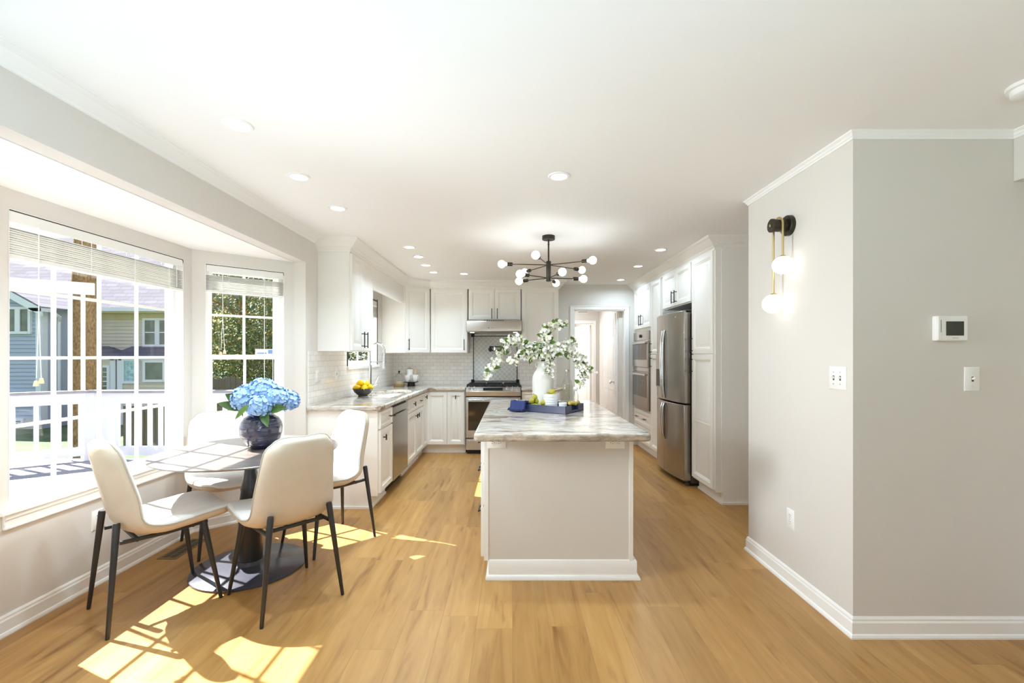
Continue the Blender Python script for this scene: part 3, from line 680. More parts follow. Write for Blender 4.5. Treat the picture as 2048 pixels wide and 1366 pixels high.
m = MB(); m.add([(-26.8, HY - 0.55, 3.2), (-12.2, HY - 0.55, 3.2), (-12.2, HY + 3.2, 6.9), (-26.8, HY + 3.2, 6.9), (-26.8, HY + 3.2, 3.2), (-12.2, HY + 3.2, 3.2)], [(0, 1, 2, 3), (0, 3, 4), (1, 5, 2), (0, 4, 5, 1), (3, 2, 5, 4)]); m.build('roof', M_SHING, h2)
hwin(h2, at(293, 640, HY).x, at(327, 640, HY).x + 0.3, HY, at(0, 689, HY).z, at(0, 641, HY).z, 2)
hwin(h2, at(107, 640, HY).x, at(128, 640, HY).x, HY, at(0, 665, HY).z, at(0, 622, HY).z, 2)
bays = [(-17.7, -15.1, HY - 0.9, 1.3), (-14.85, -12.6, HY - 1.0, -0.1)]
for x0, x1, yy, ins in bays:
    m = MB(); clap(m, (x0, yy), (x1, yy), GZ, 1.36); m.box(x0, x1, yy + 0.001, HY, GZ, 1.36); m.build('wall', M_SIDING2, h2)
    m = MB(); m.box(x0 - 0.05, x0 + 0.16, yy - 0.05, yy, GZ, 1.36); m.box(x1 - 0.16, x1 + 0.05, yy - 0.05, yy, GZ, 1.36); m.box(x0, x1, yy - 0.05, yy, 1.18, 1.36); m.build('corner_board', M_WHITEEXT, h2)
    m = MB(); m.add([(x0 - 0.25, yy - 0.25, 1.34), (x1 + 0.25, yy - 0.25, 1.34), (x1 + 0.25 - max(ins, 0.3), HY, 1.74), (x0 - 0.25 + min(ins, 0.5), HY, 1.74), (x0 - 0.25, HY, 1.34), (x1 + 0.25, HY, 1.34)], [(0, 1, 2, 3), (0, 3, 4), (1, 5, 2), (4, 5, 1, 0), (3, 2, 5, 4)]); m.build('bay_roof', M_SHINGD, h2)
y0 = bays[0][2]
hwin(h2, at(116, 0, y0).x, at(136, 0, y0).x, y0, at(0, 772, y0).z, at(0, 737, y0).z, 1, None, M_XLEADED)
hwin(h2, at(198, 0, y0).x, at(218, 0, y0).x, y0, at(0, 790, y0).z, at(0, 735, y0).z, 1, (2, 6))
y1 = bays[1][2]
hwin(h2, at(252, 0, y1).x, at(277, 0, y1).x, y1, at(0, 762, y1).z, at(0, 722, y1).z, 1, None, M_XLEADED, rail=False)
hwin(h2, at(294, 0, y1).x, at(329, 0, y1).x, y1, at(0, 759, y1).z, at(0, 725, y1).z, rail=False)
WY = 16.0; gx0, gx1 = -20.9, at(83, 0, WY).x
h1 = thing('house', 'blue grey house wing with a white gable and twin window', 'house', (gx1, WY, GZ))
m = MB(); clap(m, (gx0, WY), (gx1, WY), GZ + 0.35, 3.1)
mid = (gx0 + gx1) / 2; zz_ = 3.1
while zz_ < 4.2:
    t = (zz_ - 3.1) / 1.16; a = gx0 + (mid - gx0) * t; b = gx1 + (mid - gx1) * t
    clap(m, (a, WY), (b, WY), zz_, zz_ + 0.12); zz_ += 0.13
m.box(gx0, gx1, WY + 0.001, HY, GZ, 3.1); m.build('wall', M_SIDING1, h1)
m = MB(); m.box(gx1 - 0.16, gx1 + 0.03, WY - 0.05, WY + 0.02, GZ + 0.3, 3.1); m.box(gx1, gx1 + 0.04, WY, WY + 0.18, GZ + 0.3, 3.1); m.build('corner_board', M_WHITEEXT, h1)
m = MB(); sl = Vector((gx1 + 0.35 - mid, 0, 3.0 - 4.33))
for sgn in (1, -1): m.obox((mid, WY - 0.35, 4.33), (sl.x * sgn, 0, sl.z), (0, 0.06, 0), (0, 0, -0.26))
m.obox((gx1 - 0.1, WY - 0.35, 3.02), (0.45, 0, 0), (0, 0.3, 0), (0, 0, -0.12)); m.build('bargeboard', M_WHITEEXT, h1)
m = MB()
for sgn in (1, -1): m.obox((mid, WY - 0.35, 4.34), (sl.x * sgn, 0, sl.z), (0, 3.2, 0), (0, 0, 0.05))
m.build('roof', M_SHING, h1)
m = MB(); m.tube([(gx1 + 0.32, WY - 0.1, 3.0), (gx1 + 0.3, WY + 0.35, 2.75), (gx1 + 0.12, WY + 0.5, 2.6), (gx1 + 0.12, WY + 0.5, GZ)], 0.05, 8); m.build('downspout', M_WHITEEXT, h1)
hwin(h1, at(19, 0, WY).x, at(61, 0, WY).x, WY, at(0, 663, WY).z, at(0, 619, WY).z, 2, rail=False)
hwin(h1, at(30, 0, WY).x, at(47, 0, WY).x, WY, at(0, 849, WY).z, at(0, 841, WY).z)
m = MB(); m.box(gx0, gx1 + 0.02, WY - 0.04, WY, GZ, GZ + 0.35); m.build('foundation', M_CONC, h1)

def tree(label, loc, h, trunk_r, blobs, leafmats, nleaf, lsize, cat='tree', branches=6):
    t = thing('tree', label, cat, loc); x, y, z = loc; r = random.Random(len(label) * 37 + int(abs(x) * 10))
    b = MB(); top = z + h
    b.tube([(x, y, z - 0.2), (x + 0.03, y, z + 0.5), (x, y + 0.05, z + h * 0.5), (x + 0.1, y, top)], [trunk_r * 1.25, trunk_r, trunk_r * 0.85, trunk_r * 0.4], 14)
    for i in range(branches):
        a = r.uniform(0, 6.28); s = z + h * r.uniform(0.35, 0.9); L = r.uniform(0.8, 2.2)
        b.tube([(x, y, s), (x + math.cos(a) * L * 0.5, y + math.sin(a) * L * 0.5, s + L * 0.35), (x + math.cos(a) * L, y + math.sin(a) * L, s + L * 0.5)], [trunk_r * 0.4, trunk_r * 0.25, trunk_r * 0.08], 7)
    b.build('trunk', M_BARK, t)
    if blobs:
        f = MB()
        for i in range(nleaf):
            (bx, by, bz, br) = r.choice(blobs)
            while True:
                p = Vector((r.uniform(-1, 1), r.uniform(-1, 1), r.uniform(-1, 1)))
                if 0.3 < p.length < 1: break
            c = Vector((x + bx, y + by, z + bz)) + p * br; s = lsize * r.uniform(0.6, 1.3)
            u = Vector((r.uniform(-1, 1), r.uniform(-1, 1), r.uniform(-1, 1))).normalized(); v = u.orthogonal().normalized()
            f.add([c - u * s, c + v * s * 0.5, c + u * s, c - v * s * 0.5], [(0, 1, 2, 3)], r.randrange(len(leafmats)))
        f.build('foliage', leafmats, t, flat=True)
    return t
tree('thick brown bark trunk right behind the deck corner', (-7.72, 8.1, GZ), 7.5, 0.24, None, None, 0, 0, branches=2)
B = lambda *q: list(q)
tree('gold and green leafy tree filling the narrow window, behind the fence', (-9.7, 16.2, GZ), 8, 0.2, B((0, 0, 4.4, 1.7), (-0.6, 0.2, 3.0, 1.2), (1.5, 0, 3.0, 1.5), (0.4, -0.3, 6.2, 1.9), (0, 0, 2.2, 1.1)), [M_FOL[2], M_FOL[0], M_FOL[1]], 15000, 0.055)
tree('dark green tree crowding the sash window edge, near the kitchen', (-7.6, 15.5, GZ), 8, 0.2, B((0, 0, 4.0, 2.2), (1.6, 0, 3.0, 1.8), (-1.2, 0, 2.6, 1.4), (0, 0, 6.2, 2.4), (1.8, 1, 5.2, 2.0)), [M_FOL[1], M_FOL[3], M_FOL[0]], 14000, 0.055)
tree('tall dark evergreen filling the gap behind the two leafy trees', (-14.2, 26.5, GZ), 12, 0.25, B((0, 0, 3.4, 3.0), (-2.4, 0, 3.0, 2.4), (2.6, 0, 3.2, 2.6), (0, 0, 6.6, 3.2), (-2.6, 0, 7, 2.8), (3.0, 0, 7.0, 2.8), (0, 0, 10, 2.8)), [M_FOL[3], M_FOL[1]], 9000, 0.12)
tree('yellow green tree outside the kitchen sink window', (-8.2, 21.5, GZ), 9, 0.2, B((0, 0, 3.4, 2.2), (2.6, -1, 3.6, 2.0), (0.5, 0, 6.0, 2.4), (4.4, 0, 4.0, 2.2), (4.0, 0, 1.8, 1.6)), [M_FOL[0], M_FOL[1]], 9000, 0.08)
fn = thing('board_fence', 'weathered brown board fence behind the deck railing', 'fence', (-8, 12.6, GZ))
m = MB(); x = -10.9
while x < -2.0:
    hh = -0.05 if x < -9.2 else 0.55 + 0.04 * math.sin(x * 7) + 0.2 * math.sin((x + 9.2) * 1.6)
    m.box(x, x + 0.135, 12.6, 12.62, GZ, hh); x += 0.15
m.build('boards', M_FENCE, fn)
m = MB(); m.box(-10.9, -2.0, 12.62, 12.67, -0.25, -0.16); m.box(-10.9, -2.0, 12.62, 12.67, -0.8, -0.71); m.build('rails', M_FENCE, fn)
# ------------------------------------------------------------------ cabinets
X_, Y_, Z_ = Vector((1, 0, 0)), Vector((0, 1, 0)), Vector((0, 0, 1))
RAISED = [(0, 0), (0, 0.017), (0.003, 0.020), (0.046, 0.020), (0.050, 0.0145), (0.056, 0.0145), (0.066, 0.005), (0.074, 0.005), (0.094, 0.0145), (0.098, 0.015)]
RAISED_S = [(0, 0), (0, 0.017), (0.003, 0.020), (0.026, 0.020), (0.030, 0.0135), (0.036, 0.007), (0.040, 0.007), (0.052, 0.0145)]
def face(kind, plane):
    """a point mapper (s along the front, h up, out) for a cabinet front"""
    if kind == '+X': return (lambda s, h, q=0: Vector((plane + q, s, h))), Y_, X_
    if kind == '-Y': return (lambda s, h, q=0: Vector((s, plane - q, h))), X_, -Y_
    return (lambda s, h, q=0: Vector((plane - q, s, h))), Y_, -X_
def pull(par, P, s, h, length=0.13, vertical=True, u=None, off=0.02):
    m = MB(); dv = Z_ if vertical else u; c = P(s, h, off + 0.030)
    m.tube([c - dv * length / 2, c + dv * length / 2], 0.0055, 10)
    for e in (-0.38, 0.38): m.tube([P(s, h, off) + dv * length * e, c + dv * length * e], 0.0045, 8)
    return m.build('handle', M_BLACK, par)
def tknob(par, P, s, h, u, vertical=True, off=0.02):
    m = MB(); c = P(s, h, off + 0.028); dv = Z_ if vertical else u
    m.tube([P(s, h, off), c], 0.0055, 8); m.tube([c - dv * 0.026, c + dv * 0.026], 0.0065, 10)
    return m.build('knob', M_BLACK, par)
def front(root, P, u, n, s0, s1, h0, h1, kind, hw=None, gap=0.0018, mt=None):
    m = MB(); w, h = s1 - s0 - 2 * gap, h1 - h0 - 2 * gap; small = min(w, h) < 0.22
    m.rings(P(s0 + gap, h0 + gap), u, Z_, n, w, h, RAISED_S if small else RAISED)
    d = m.build(kind, mt or M_CAB, root)
    for k in (hw or []):
        t, s, hh = k[:3]
        if t == 'v': pull(d, P, s, hh, k[3] if len(k) > 3 else 0.13)
        elif t == 'h': pull(d, P, s, hh, k[3] if len(k) > 3 else 0.10, False, u)
        elif t == 'kv': tknob(d, P, s, hh, u)
        else: tknob(d, P, s, hh, u, False)
    return d
def cabinet(name, label, kind, plane, s0, s1, h0, h1, depth, fronts, toe=False, cat='cabinet', group=None, toe_in=0.06, end_skirt=None):
    P, u, n = face(kind, plane)
    root = thing(name, label, cat, tuple(P((s0 + s1) / 2, 0 if toe else h0, -depth / 2)), group=group)
    m = MB(); m.obox(P(s0, h0, 0), u * (s1 - s0), -n * depth, Z_ * (h1 - h0)); m.build('body', M_CAB, root, bevel=0.0015)
    if toe:
        m = MB(); m.obox(P(s0, 0, -toe_in), u * (s1 - s0), -n * (depth - toe_in), Z_ * h0); m.obox(P(s0, 0, -toe_in + 0.012), u * (s1 - s0), -n * 0.012, Z_ * 0.02); m.build('toe_kick', M_CAB, root)
    for f in fronts: front(root, P, u, n, *f)
    return root
FL, FB, FR = -1.20, 6.25, 1.855            # front planes: sink run, range run, tall run
UL, UB = -1.52, 6.55                       # upper fronts
CB, CT, CZ = 0.11, 0.869, 0.914
g1 = 'base cabinets'
c = cabinet('base_cabinet', 'white base cabinet at the end of sink counter, one drawer over one door', '+X', FL, 4.02, 4.444, CB, CT, 0.61,
    [(4.03, 4.435, 0.70, 0.855, 'drawer', [('kh', 4.30, 0.785)]), (4.03, 4.435, 0.125, 0.69, 'door', [('kv', 4.11, 0.615)])], True, group=g1)
m = MB(); m.box(XL + 0.001, FL, 3.998, 4.018, CB, CT); m.box(XL + 0.001, FL - 0.06, 3.998, 4.018, 0, CB); m.box(XL + 0.001, FL - 0.05, 3.985, 3.998, 0, 0.02); m.build('end_panel', M_CAB, c)
cabinet('base_cabinet', 'white sink base cabinet with two false drawers above twin doors', '+X', FL, 5.072, 5.98, CB, CT, 0.61,
    [(5.08, 5.525, 0.70, 0.855, 'drawer', [('kv', 5.36, 0.785)]), (5.525, 5.97, 0.70, 0.855, 'drawer', [('kh', 5.74, 0.785)]),
     (5.08, 5.525, 0.125, 0.69, 'door', [('kv', 5.475, 0.625)]), (5.525, 5.97, 0.125, 0.69, 'door', [('kv', 5.575, 0.625)])], True, group=g1)
c = cabinet('base_cabinet', 'white corner base cabinet between sink base and range, folding narrow doors', '-Y', FB, -1.80, -0.655, CB, CT, 0.60,
    [(-1.195, -0.905, 0.125, 0.855, 'door', None), (-0.905, -0.665, 0.125, 0.855, 'door', [('kv', -0.785, 0.785)])], True, group=g1)
P, u, n = face('+X', FL)
m = MB(); m.box(-1.80, FL, 5.981, 6.25, CB, CT); m.box(-1.80, FL - 0.06, 5.981, 6.25, 0, CB); m.build('corner_filler', M_CAB, c)
front(c, P, u, n, 5.99, 6.235, 0.125, 0.855, 'door', [('kv', 6.07, 0.80)])
cabinet('base_cabinet', 'white base cabinet beyond the range, mostly hidden by the island', '-Y', FB, 0.125, 0.66, CB, CT, 0.60,
    [(0.13, 0.655, 0.70, 0.855, 'drawer', [('kh', 0.39, 0.785)]), (0.13, 0.655, 0.125, 0.69, 'door', [('kv', 0.2, 0.62)])], True, group=g1)
g2 = 'upper wall cabinets'
cabinet('wall_cabinet', 'white two door upper cabinet over the near end of sink counter', '+X', UL, 4.20, 4.85, 1.40, 2.345, 0.30,
    [(4.21, 4.525, 1.405, 2.32, 'door', [('v', 4.475, 1.515, 0.16)]), (4.525, 4.84, 1.405, 2.32, 'door', [('v', 4.575, 1.515, 0.16)])], group=g2)
cabinet('wall_cabinet', 'white single door upper cabinet between corner cabinet and range hood', '-Y', UB, -1.19, -0.655, 1.395, 2.345, 0.309,
    [(-1.185, -0.66, 1.40, 2.325, 'door', [('v', -0.70, 1.515, 0.16)])], group=g2)
cabinet('wall_cabinet', 'short white two door upper cabinet directly over the range hood', '-Y', UB, -0.64, 0.12, 1.87, 2.345, 0.309,
    [(-0.636, -0.262, 1.878, 2.325, 'door', [('v', -0.30, 1.965, 0.15)]), (-0.258, 0.116, 1.878, 2.325, 'door', [('v', -0.22, 1.965, 0.15)])], group=g2)
cabinet('wall_cabinet', 'white single door upper cabinet beside the hall doorway wall, behind the blossoms', '-Y', UB, 0.131, 0.67, 1.395, 2.345, 0.309,
    [(0.136, 0.655, 1.40, 2.325, 'door', [('v', 0.18, 1.515, 0.16)])], group=g2)
# diagonal corner upper
c = thing('wall_cabinet', 'white diagonal corner upper cabinet beyond the sink window', 'cabinet', (-1.55, 6.6, 1.395), group=g2)
m = MB(); m.prism([(XL + 0.001, 6.27), (-1.52, 6.27), (-1.2, 6.548), (-1.2, YB - 0.001), (XL + 0.001, YB - 0.001)], 1.395, 2.345); m.build('body', M_CAB, c, bevel=0.0015)
a, b = Vector((-1.505, 6.283, 0)), Vector((-1.212, 6.538, 0)); ud = (b - a).normalized(); nd = Vector((ud.y, -ud.x, 0)); Ld = (b - a).length
PD = lambda s, h, q=0: a + ud * s + nd * q + Z_ * h
front(c, PD, ud, nd, 0.0, Ld, 1.40, 2.325, 'door', [('v', 0.045, 1.515, 0.16)])
vl = thing('window_valance', 'plain white valance board bridging cabinets above the sink window', 'valance', (UL, 5.55, 2.09))
m = MB(); m.box(UL - 0.02, UL, 4.851, 6.269, 2.09, 2.345); m.box(UL - 0.02, UL + 0.004, 4.851, 6.269, 2.082, 2.09); m.build('board', M_CAB, vl, bevel=0.001)
# tall run
g3 = 'tall cabinets'
FD = 0.74
pc = cabinet('pantry_cabinet', 'tall white pantry cabinet beside the refrigerator with plain end panel', '-X', FR, 4.12, 4.62, 0.11, 2.345, FD,
    [(4.13, 4.61, 1.375, 2.325, 'door', [('v', 4.585, 1.47, 0.16)]), (4.13, 4.61, 0.125, 1.37, 'door', [('v', 4.585, 1.26, 0.16)])], True, group=g3)
for hh in (0.72,):
    m = MB(); m.rings((FR - 0.0195, 4.15, hh - 0.02), Y_, Z_, -X_, 0.44, 0.05, [(0, 0), (0, 0.0015), (0.012, 0.0015), (0.016, -0.002)])
    m.build('cross_rail', M_CAB, pc)
m = MB(); m.box(FR + 0.05, 2.6, 4.104, 4.119, 0.11, 2.325); m.box(FR - 0.002, FR + 0.05, 4.108, 4.119, 0.11, 2.325); m.box(FR + 0.065, 2.6, 4.104, 4.119, 0, 0.11); m.box(FR + 0.05, 2.6, 4.092, 4.104, 0, 0.022); m.build('end_panel', M_CAB, pc)
oc = cabinet('wall_cabinet', 'white two door cabinet above the refrigerator', '-X', FR, 4.63, 5.52, 1.91, 2.345, FD,
    [(4.64, 5.075, 1.92, 2.325, 'door', [('v', 5.03, 2.02, 0.14)]), (5.075, 5.51, 1.92, 2.325, 'door', [('v', 5.12, 2.02, 0.14)])], group=g3)
cabinet('pantry_cabinet', 'narrow tall white cabinet between refrigerator and double oven', '-X', FR, 5.585, 5.985, 0.11, 2.345, FD,
    [(5.59, 5.98, 1.375, 2.325, 'door', [('v', 5.93, 1.46, 0.14)]), (5.59, 5.98, 0.125, 1.37, 'door', [('v', 5.93, 1.27, 0.14)])], True, group=g3)
ot = cabinet('oven_cabinet', 'tall white cabinet housing the double oven, drawer below', '-X', FR, 5.99, 6.855, 0.11, 2.345, FD,
    [(6.0, 6.40, 1.745, 2.325, 'door', [('v', 6.355, 1.86, 0.15)]), (6.40, 6.80, 1.745, 2.325, 'door', [('v', 6.445, 1.86, 0.15)]),
     (6.0, 6.80, 0.36, 0.585, 'drawer', [('h', 6.22, 0.475, 0.10), ('h', 6.60, 0.475, 0.10)]), (6.0, 6.80, 0.125, 0.355, 'drawer', None)], True, group=g3)
# ------------------------------------------------------------------ counters and sink
def apply_cut(o, cutter):
    b = o.modifiers.new('cut', 'BOOLEAN'); b.operation = 'DIFFERENCE'; b.object = cutter; b.solver = 'EXACT'
    dg = bpy.context.evaluated_depsgraph_get(); me = bpy.data.meshes.new_from_object(o.evaluated_get(dg)); o.modifiers.clear(); o.data = me
    bpy.data.objects.remove(cutter)
m = MB(); m.prism([(XL, 3.965), (-1.21, 3.965), (-1.165, 4.01), (-1.165, 6.175), (-1.125, 6.215), (-0.65, 6.215), (-0.65, YB), (XL, YB)], 0.870, CZ)
ct = tag(m.build('countertop', M_GRANITE), 'L shaped veined stone countertop around the sink, reaching the range', 'countertop')
SK = Vector((-1.455, 5.52, 0))
m = MB(); m.lathe([(0.245, 0.8), (0.245, 1.0)], (SK.x, SK.y, 0), 48, sx=0.80, sy=1.45); cu = m.build('cut', M_GRANITE)
bpy.context.view_layer.update(); apply_cut(ct, cu)
bv = ct.modifiers.new('bevel', 'BEVEL'); bv.width = 0.012; bv.segments = 3; bv.limit_method = 'ANGLE'; bv.angle_limit = R(50)
ct.data.shade_smooth(); ct.data.set_sharp_from_angle(angle=R(35))
m = MB(); m.prism([(0.12, 6.215), (0.68, 6.215), (0.68, YB), (0.12, YB)], 0.870, CZ)
tag(m.build('countertop', M_GRANITE, bevel=0.012, seg=3), 'short stone countertop piece behind the white vase, beside the range', 'countertop')
sk = thing('sink', 'oval stainless undermount sink below the window', 'sink', (SK.x, SK.y, 0.69))
m = MB(); m.lathe([(0.262, 0.868), (0.238, 0.868), (0.236, 0.85), (0.225, 0.73), (0.20, 0.705), (0.04, 0.70), (0.0, 0.70)][::-1], (SK.x, SK.y, 0), 48, sx=0.80, sy=1.45); m.build('basin', M_STEELH, sk)
m = MB(); m.lathe([(0, 0.706), (0.03, 0.706), (0.042, 0.703)][::-1], (SK.x, SK.y, 0), 20); m.build('drain', M_CHROME, sk)
fx, fy = -1.72, 5.42
fa = thing('faucet', 'tall chrome spring faucet arching over the sink', 'faucet', (fx, fy, CZ))
m = MB(); m.lathe([(0.033, CZ), (0.033, CZ + 0.012), (0.024, CZ + 0.02), (0.024, CZ + 0.33), (0.018, CZ + 0.335)], (fx, fy, 0), 20); m.build('column', M_CHROME, fa)
arc = [(fx, fy, CZ + 0.33), (fx, fy, CZ + 0.48)] + [(fx + 0.088 - 0.088 * math.cos(t), fy, CZ + 0.50 + 0.098 * math.sin(t)) for t in [i * math.pi / 14 for i in range(15)]] + [(fx + 0.176, fy, CZ + 0.42)]
m = MB(); m.tube(arc, 0.0135, 12)
L_ = 0; dense = []
for i in range(len(arc) - 1):
    p0, p1 = Vector(arc[i]), Vector(arc[i + 1]); nn = max(1, int((p1 - p0).length / 0.0035)); dense += [p0 + (p1 - p0) * k / nn for k in range(nn)]
coil = []
for i, p in enumerate(dense):
    d = (dense[min(i + 1, len(dense) - 1)] - dense[max(0, i - 1)]).normalized(); a1 = Vector((0, 1, 0)); b1 = d.cross(a1); an = i * 1.35
    coil.append(p + (a1 * math.cos(an) + b1 * math.sin(an)) * 0.0138)
m.tube(coil, 0.0017, 5); m.build('spring_neck', M_CHROME, fa)
m = MB(); m.lathe([(0.0, CZ + 0.29), (0.024, CZ + 0.29), (0.021, CZ + 0.31), (0.017, CZ + 0.34), (0.017, CZ + 0.43)], (fx + 0.176, fy, 0), 18); m.build('spray_head', M_CHROME, fa)
m = MB(); m.tube([(fx, fy, CZ + 0.37), (fx + 0.176, fy, CZ + 0.37)], 0.006, 8); m.lathe([(0.021, CZ + 0.36), (0.021, CZ + 0.38)], (fx + 0.176, fy, 0), 16); m.lathe([(0.021, CZ + 0.36), (0.021, CZ + 0.38)], (fx, fy, 0), 16); m.build('holder_arm', M_CHROME, fa)
m = MB(); m.tube([(fx, fy, CZ + 0.07), (fx + 0.05, fy + 0.02, CZ + 0.085), (fx + 0.075, fy + 0.03, CZ + 0.10)], [0.014, 0.012, 0.010], 10); m.tube([(fx + 0.05, fy + 0.02, CZ + 0.085), (fx + 0.10, fy + 0.03, CZ + 0.21)], 0.007, 8); m.build('lever', M_CHROME, fa)
# ------------------------------------------------------------------ backsplash
m = MB(); m.box(-1.819, 0.60, YB - 0.008, YB, CZ, 1.396); m.box(-0.65, 0.13, YB - 0.008, YB, 1.396, 1.87); m.box(0.60, 0.67, YB - 0.008, YB, CZ, 1.396)
bs = struct('wall_backsplash_back', m, M_TILEB, 'white subway tile backsplash along the range wall', 'backsplash')
m = MB(); m.box(XL, XL + 0.008, 4.0, 4.20, CZ, 1.40)
m2 = MB(); m2.box(XL, XL + 0.008, 4.0, 6.852, CZ, 1.204); m2.box(XL, XL + 0.008, 4.0, 4.92, 1.204, 1.398); m2.box(XL, XL + 0.008, 6.08, 6.852, 1.204, 1.398)
struct('wall_backsplash_left', m2, M_TILEL, 'white subway tile backsplash around the sink window', 'backsplash')
ac = thing('accent_tile_panel', 'framed grey lattice tile panel on the wall behind the range', 'tile panel', (-0.262, YB - 0.01, 0.97))
m = MB(); m.box(-0.59, 0.066, YB - 0.012, YB - 0.008, 0.97, 1.655); m.build('lattice_tile', M_LATTICE, ac)
m = MB(); ya, yb_ = YB - 0.02, YB - 0.008
m.box(-0.60, -0.588, ya, yb_, 0.97, 1.66); m.box(0.064, 0.076, ya, yb_, 0.97, 1.66); m.box(-0.60, 0.076, ya, yb_, 1.648, 1.66); m.box(-0.60, 0.076, ya, yb_, 0.965, 0.977); m.build('pencil_trim', M_BRONZE, ac)
for cx_, cz_ in ((-0.603, 1.665), (0.079, 1.665), (-0.603, 0.972), (0.079, 0.972)):
    m = MB(); m.rings((cx_ - 0.024, YB - 0.008, cz_ - 0.024), X_, Z_, -Y_, 0.048, 0.048, [(0, 0), (0, 0.014), (0.006, 0.018), (0.012, 0.012), (0.016, 0.016)]); m.build('corner_tile', M_BRONZE, ac)
pf = thing('pot_filler', 'black folding pot filler tap on the lattice tile', 'tap', (-0.33, YB - 0.02, 1.45))
pz = 1.47; px0 = -0.338
m = MB(); m.lathe([(0.03, 0), (0.03, 0.008), (0.012, 0.012), (0.012, 0.05)], (px0, YB - 0.012, pz - 0.02), 16, axis=(0, -1, 0)); m.build('wall_flange', M_BLACK, pf)
m = MB(); yy = YB - 0.06
m.tube([(px0, yy, pz - 0.05), (px0, yy, pz + 0.03)], 0.013, 12); m.tube([(px0, yy, pz + 0.02), (px0 + 0.21, yy, pz + 0.024)], 0.009, 10); m.tube([(px0 + 0.21, yy, pz + 0.05), (px0 + 0.21, yy, pz + 0.0)], 0.014, 12); m.tube([(px0, yy, pz - 0.035), (px0 + 0.25, yy - 0.02, pz - 0.028)], 0.009, 10); m.tube([(px0 + 0.25, yy - 0.02, pz - 0.02), (px0 + 0.25, yy - 0.02, pz - 0.10)], 0.009, 10); m.build('arm', M_BLACK, pf)
m = MB(); m.tube([(px0 + 0.21, yy, pz + 0.05), (px0 + 0.21, yy, pz + 0.075), (px0 + 0.225, yy, pz + 0.08), (px0 + 0.28, yy, pz + 0.082)], 0.006, 8); m.build('lever', M_BLACK, pf)
# ------------------------------------------------------------------ range, hood, dishwasher, oven, fridge
rg = thing('range', 'stainless gas range with knobs and glass oven door on the end wall', 'stove', (-0.265, 6.5, 0))
rx0, rx1, ry = -0.645, 0.115, 6.20
m = MB(); m.box(rx0, rx1, ry + 0.03, YB - 0.02, 0.055, 0.905); m.build('body', M_DGREY, rg)
m = MB(); m.box(rx0 + 0.02, rx1 - 0.02, ry + 0.07, YB - 0.05, 0.0, 0.055); m.build('toe_kick', M_BLACK, rg)
m = MB(); m.add([(rx0, ry - 0.01, 0.80), (rx1, ry - 0.01, 0.80), (rx1, ry - 0.018, 0.865), (rx0, ry - 0.018, 0.865), (rx0, ry + 0.055, 0.922), (rx1, ry + 0.055, 0.922), (rx0, ry + 0.07, 0.80), (rx1, ry + 0.07, 0.80)],
    [(0, 1, 2, 3), (3, 2, 5, 4), (0, 3, 4, 6), (1, 7, 5, 2), (6, 4, 5, 7), (0, 6, 7, 1)]); cp = m.build('control_panel', M_STEELH, rg, bevel=0.004)
nv = Vector((0, -0.057, 0.073)).normalized()
for kx in (-0.60, -0.525, -0.075, -0.002, 0.072):
    m = MB(); cc = Vector((kx, ry + 0.017, 0.894)); m.lathe([(0.024, 0), (0.024, 0.006), (0.019, 0.010), (0.017, 0.032), (0.012, 0.036), (0, 0.036)], cc, 20, axis=nv); m.obox(cc + nv * 0.034 + Vector((-0.004, 0, -0.0)) - Vector((0, nv.z, -nv.y)) * 0.016, (0.008, 0, 0), Vector((0, nv.z, -nv.y)) * 0.032, nv * 0.010); m.build('knob', M_CHROME, cp)
m = MB(); m.obox((-0.405, ry - 0.005, 0.877), (0.27, 0, 0), (0, 0.042, 0.033), nv * 0.002); m.build('display', M_DARKGLASS, cp)
m = MB(); m.box(rx0, rx1, ry + 0.055, YB - 0.03, 0.905, 0.926); m.build('cooktop', M_IRON, rg, bevel=0.004)
for gx in (-0.52, -0.265, -0.01):
    m = MB(); y0g, y1g = ry + 0.085, YB - 0.08
    for e in (-0.11, 0.11): m.box(gx + e - 0.008, gx + e + 0.008, y0g, y1g, 0.938, 0.956)
    for t in (0, 0.33, 0.67, 1): yq = y0g + (y1g - y0g) * t; m.box(gx - 0.118, gx + 0.118, yq - 0.007, yq + 0.007, 0.938, 0.956)
    for e in (-0.11, 0.11):
        for yq in (y0g, y1g): m.box(gx + e - 0.01, gx + e + 0.01, yq - 0.01, yq + 0.01, 0.925, 0.94)
    m.build('grate', M_IRON, rg)
    for t in (0.25, 0.75): m = MB(); m.lathe([(0.045, 0.926), (0.045, 0.934), (0.032, 0.94), (0, 0.94)], (gx, y0g + (y1g - y0g) * t, 0), 18); m.build('burner', M_IRON, rg)
m = MB(); m.box(rx0 + 0.004, rx1 - 0.004, ry - 0.012, ry + 0.03, 0.225, 0.782); dr = m.build('oven_door', M_STEELH, rg, bevel=0.004)
m = MB(); m.box(rx0 + 0.035, rx1 - 0.035, ry - 0.0145, ry - 0.011, 0.33, 0.725); m.build('window', M_DARKGLASS, dr)
m = MB(); m.tube([(rx0 + 0.04, ry - 0.055, 0.752), (rx1 - 0.04, ry - 0.055, 0.752)], 0.014, 12); 
for e in (rx0 + 0.07, rx1 - 0.07): m.tube([(e, ry - 0.01, 0.752), (e, ry - 0.055, 0.752)], 0.009, 8)
m.build('handle', M_CHROME, dr)
m = MB(); m.box(rx0 + 0.004, rx1 - 0.004, ry - 0.012, ry + 0.03, 0.06, 0.212); dw_ = m.build('drawer', M_STEELH, rg, bevel=0.004)
m = MB(); m.box(rx0 + 0.03, rx1 - 0.03, ry - 0.03, ry - 0.011, 0.178, 0.196); m.build('handle', M_STEELH, dw_, bevel=0.004)
hd = thing('range_hood', 'stainless range hood under the short cabinet above the range', 'range hood', (-0.262, 6.6, 1.69))
